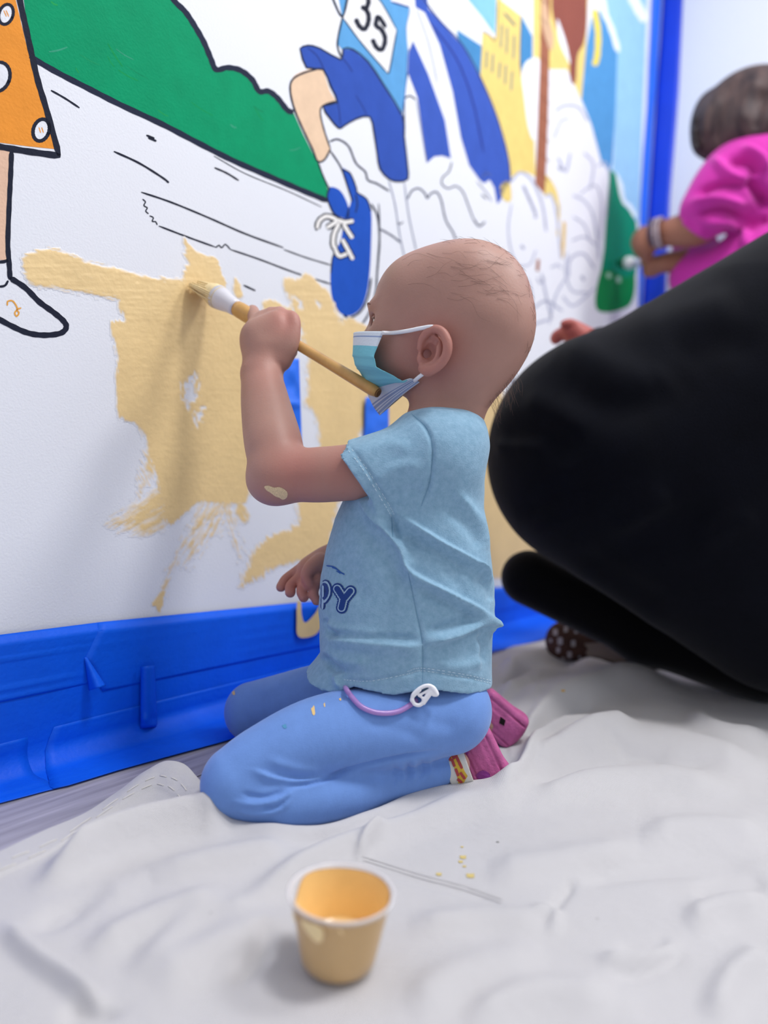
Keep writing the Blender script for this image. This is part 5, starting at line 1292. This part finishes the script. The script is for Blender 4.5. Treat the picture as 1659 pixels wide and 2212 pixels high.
# the hand past the shoulder, with red paint, and the head out of the picture
A = Solid((.22, 1.3, .42), (1.25, 1.75, 1.05), .004) if False else Solid((.24, 1.1, .40), (1.16, 1.66, .98), .005)
A.chain([P(1500, 800, 1.42), P(1300, 748, 1.48), P(1245, 722, 1.50)], [.05, .032, .024], .012)
A.ell(P(1234, 716, 1.50), (.028, .026, .018), .012)
for dx, dy in ((-14, 8), (-12, 16), (-4, 20), (6, 22)): A.chain([P(1230, 712+dy*.3, 1.50), P(1212+dx*.5, 716+dy*.5, 1.51), P(1200+dx*.3, 722+dy*.7, 1.52)], [.011, .009, .008], .004)
A.chain([P(1246, 706, 1.49), P(1232, 698, 1.48), P(1218, 700, 1.48)], [.012, .010, .009], .004)
A.cap(P(1830, 640, 1.24), .05, P(1880, 520, 1.22), .05, .03); A.ell(P(1900, 430, 1.24), (.082, .095, .112), .02); A.ell(P(1895, 500, 1.31), (.05, .05, .05), .03); A.ell(P(1895, 455, 1.345), (.012, .016, .018), .012)
V, F = A.mesh(3)
sk2_m = mat('tan_skin', (176, 126, 104), .5, .35, noise=(16, .08))
hand_m = mat('paint_smeared_skin', (178, 92, 86), .5, .35, noise=(30, .15))
hx2, hy2, _z = proj(V); fx2 = hx2[F].mean(1)
link('body', mesh(V, F, [sk2_m, hand_m], True, (fx2 < 1300).astype(int)), ad)
A = Solid(P(1905, 425, 1.24)-.15, P(1905, 425, 1.24)+.15, .006)
A.ell(P(1902, 425, 1.215), (.098, .088, .118), .02); A.cap(P(1900, 470, 1.17), .065, P(1890, 560, 1.17), .045, .03); A.plane(P(1900, 430, 1.27), FW*.9-UP*.3)
V, F = A.mesh(3); link('hair', mesh(V, F, mat('dark_hair', (40, 30, 28), .5, .3, noise=(60, .3))), ad)
# ------------------------------------------------------------ adult in pink at the corner
pk_m = mat('pink_cotton', (206, 58, 170), .85, .2, noise=(8, .04), bump=(300, .0008, 3), sheen=.2)
sk2 = mat('brown_skin', (158, 106, 84), .5, .35, noise=(16, .08))
wo = empty('person', onfloor(1700, 1330, 0), label='standing person in a bright pink top painting by the taped corner', category='person')
z_ = 2.12
def Q(x, y, dz=0): return P(x, y, z_+dz)
hw = onwall(1336, 566); zw = (hw-CP)@FW
print('woman wall z', zw)
A = Solid(Q(1445, 900, -.35)*[1, 1, 0]+[0, 0, .75], Q(1860, 260, .32), .0065)
A2 = Solid(Q(1445, 900, -.35)*[1, 1, 0]+[0, 0, .75], Q(1860, 260, .32), .0065)
A2.chain([Q(1625, 372, -.02), Q(1575, 405, -.03), Q(1530, 452, -.02)], [.125, .105, .082], .03)
A.cap(Q(1680, 380, .03), .14, Q(1715, 680, .05), .18, .06)
A.cap(Q(1700, 350, .0), .10, Q(1780, 370, .06), .12, .05); A.cap(Q(1640, 560, .0), .10, Q(1500, 600, .14), .07, .05); A.cap(Q(1510, 590, .16), .08, Q(1500, 535, .2), .07, .05)
A2.plane(Q(1486, 490, 0), RT*-.80-UP*.62)
k = .05; h = np.clip(.5+.5*(A.D-A2.D)/k, 0, 1); A.D = A.D*(1-h)+A2.D*h-k*h*(1-h)
V, F = A.mesh(3)
fl = [([(1500, 420), (1560, 400), (1620, 400)], -.016, 9), ([(1490, 440), (1550, 428), (1610, 440)], .016, 8), ([(1500, 468), (1560, 452), (1610, 480)], -.016, 7), ([(1520, 480), (1570, 478), (1600, 500)], .014, 8), ([(1570, 345), (1620, 350), (1640, 380)], -.02, 10), ([(1600, 320), (1640, 340), (1655, 370)], .016, 9), ([(1620, 380), (1640, 420), (1659, 450)], -.025, 12), ([(1540, 340), (1580, 380), (1620, 390)], .014, 10), ([(1600, 500), (1640, 480), (1659, 470)], -.014, 8), ([(1475, 470), (1500, 492), (1540, 515)], .01, 6), ([(1590, 470), (1612, 500), (1610, 540)], .016, 8)]
V = sculpt(V, F, [(f_[0], f_[1]*1.5, f_[2]) for f_ in fl], post=2)
link('top', mesh(V, F, pk_m), wo, label='bright pink long top with gathered sleeve')
A = Solid(Q(1330, 620, -.45)*[1, 1, 1], Q(1860, 150, .55), .005)
A.chain([Q(1528, 474, 0), Q(1500, 492, .02), Q(1440, 503, .08), Q(1418, 508, .10)], [.058, .056, .040, .033], .02)
A.ell(Q(1396, 522, .12), (.040, .04, .048), .02)
for (x0, y0), (x1, y1), (x2, y2) in [((1392, 500), (1378, 510), (1376, 525)), ((1390, 512), (1374, 522), (1378, 540)), ((1394, 530), (1382, 542), (1388, 552)), ((1402, 540), (1394, 552), (1398, 558))]: A.chain([Q(x0, y0, .13), Q(x1, y1, .15), Q(x2, y2, .15)], [.018, .016, .014], .008)
A.chain([Q(1660, 590, .14), Q(1540, 562, .14), Q(1450, 566, .15), Q(1412, 574, .18)], [.06, .045, .034, .028], .02)
A.ell(Q(1408, 576, .19), (.030, .03, .034), .012)
for dy in (-14, -5, 5, 13): A.chain([Q(1410, 576+dy, .19), Q(1396, 574+dy, .20), Q(1398, 582+dy*.8, .19)], [.014, .012, .011], .005)
A.chain([Q(1418, 560, .17), Q(1402, 560, .18), Q(1390, 566, .19)], [.014, .012, .010], .005)
A.cap(Q(1655, 330, .0), .058, Q(1640, 280, 0), .056, .03); A.ell(Q(1640, 235, .03), (.085, .09, .115), .02)
A.ell(Q(1560, 250, .06), (.02, .02, .02), .02)
V, F = A.mesh(3); link('body', mesh(V, F, sk2), wo)
hr_m = mat('dark_brown_hair', (66, 54, 56), .6, .2, noise=(3, .35))
nt = hr_m.node_tree
mp = nt.nodes.new('ShaderNodeMapping'); mp.inputs['Scale'].default_value = (34, 34, 5); tc_ = nt.nodes.new('ShaderNodeTexCoord'); nz_ = [n for n in nt.nodes if n.type == 'TEX_NOISE'][0]
nz_.inputs['Scale'].default_value = 1.0; nt.links.new(tc_.outputs['Object'], mp.inputs['Vector']); nt.links.new(mp.outputs[0], nz_.inputs['Vector'])
rp_ = [n for n in nt.nodes if n.type == 'VALTORGB'][0]; rp_.color_ramp.elements[0].color = (*lin((48, 42, 48)), 1); rp_.color_ramp.elements[1].color = (*lin((98, 80, 78)), 1)

A = Solid(Q(1470, 345, -.2), Q(1820, 130, .2), .005)
A.ell(Q(1630, 245, .0), (.155, .135, .125), .03); A.ell(Q(1560, 275, -.01), (.085, .09, .10), .03); A.ell(Q(1640, 290, -.05), (.12, .10, .075), .03)
A.ell(Q(1532, 262, .02), (.052, .05, .09), .02); A.ell(Q(1522, 300, .0), (.03, .04, .045), .02)
V, F = A.mesh(3)
fl = [([(1600, 165), (1560, 215), (1545, 270), (1550, 320)], -.012, 14), ([(1640, 165), (1612, 220), (1598, 270)], .012, 14), ([(1655, 190), (1640, 240), (1630, 285)], -.012, 12), ([(1560, 200), (1530, 250), (1522, 300)], .010, 10)]
V = sculpt(V, F, fl, post=3)
hr = link('hair', mesh(V, F, hr_m), wo, label='dark brown shoulder-length hair')
pr = []
for pl in [[(1512, 265), (1500, 285), (1502, 304), (1508, 312)], [(1530, 285), (1512, 296), (1500, 304), (1496, 300)], [(1514, 240), (1502, 262), (1506, 290)], [(1520, 300), (1512, 308), (1500, 303)], [(1480, 372), (1477, 382), (1484, 394)], [(1500, 308), (1508, 322), (1514, 318)]]:
    pr.append(tube([Q(x, y, -.02) for x, y in pl], [.006, .009, .007, .003], 6, 5))
v, f = merge(pr[:4]+pr[5:]); link('loose_strands', mesh(v, f, mat('hair_strands', (44, 36, 40), .5, .4)), wo, kind='stuff')
bl = mat('silver_bracelet', (176, 160, 166), .4, .5); bl2 = mat('dark_bracelet', (82, 70, 92), .5)
for k, (x, mm) in enumerate([(1412, bl2), (1421, bl), (1430, bl)]):
    c = Q(x, 506-k*1.5, .10-.01*k); axd = (Q(1440, 503, .08)-Q(1418, 508, .10)); axd /= np.linalg.norm(axd); e1 = np.cross(axd, [0, 0, 1]); e1 /= np.linalg.norm(e1); e2 = np.cross(axd, e1)
    v, f = tube([c+(e1*math.cos(a)+e2*math.sin(a))*(.043+.001*k) for a in np.linspace(0, 6.283, 25)[:-1]], .0055, 8, 1, closed=True, raw=True); link('bracelet', mesh(v, f, mm), wo)
# trousers and shoes, hidden behind the crouching adult
A = Solid(np.array(Q(1560, 900, -.25))*[1, 1, 0]+[0, 0, .0], np.array(Q(1860, 900, .35))*[1, 1, 0]+[0, 0, 1.0], .009)
c0 = np.array(Q(1700, 700, .05))
for s_ in (-1, 1): A.chain([np.array([c0[0]+s_*.08, c0[1], .92]), np.array([c0[0]+s_*.09, c0[1]-.01, .48]), np.array([c0[0]+s_*.09, c0[1], .10])], [.11, .075, .05], .04)
V, F = A.mesh(2); link('trousers', mesh(V, F, mat('dark_denim', (44, 52, 72), .8, noise=(30, .1))), wo)
sh_m = mat('white_sneaker', (220, 220, 222), .6)
for s_ in (-1, 1):
    c = np.array([c0[0]+s_*.09, c0[1]+.03, .05]); A = Solid(c-[.08, .2, .06], c+[.08, .2, .08], .006)
    A.cap(c-[0, .06, .005], .042, c+[.0, .10, -.012], .036, .01); A.plane(c-[0, 0, .049], (0, 0, -1)); V, F = A.mesh(2); link('shoe', mesh(V, F, sh_m), wo)
# her brush
b0 = Q(1404, 570, .20); b1 = np.array(onwall(1330, 566, .006))
br2 = empty('paint_brush', (b0+b1)/2, label='paint brush with white ferrule held against the green bush', category='paint brush')
d = (b1-b0)
v, f = tube([b0-d*.1, b0, b0+d*.45], [.007, .009, .011], 12, 3); link('handle', mesh(v, f, mat('pale_lilac_handle', (206, 208, 236), .4)), br2)
v, f = tube([b0+d*.44, b0+d*.55, b0+d*.68], [.013, .022, .020], 12, 3); link('ferrule', mesh(v, f, mat('white_ferrule', (240, 243, 246), .3)), br2)
v, f = tube([b0+d*.66, b0+d*.82, b0+d*.985], [.019, .020, .004], 12, 3); link('bristles', mesh(v, f, mat('green_bristles', (20, 116, 84), .6)), br2)
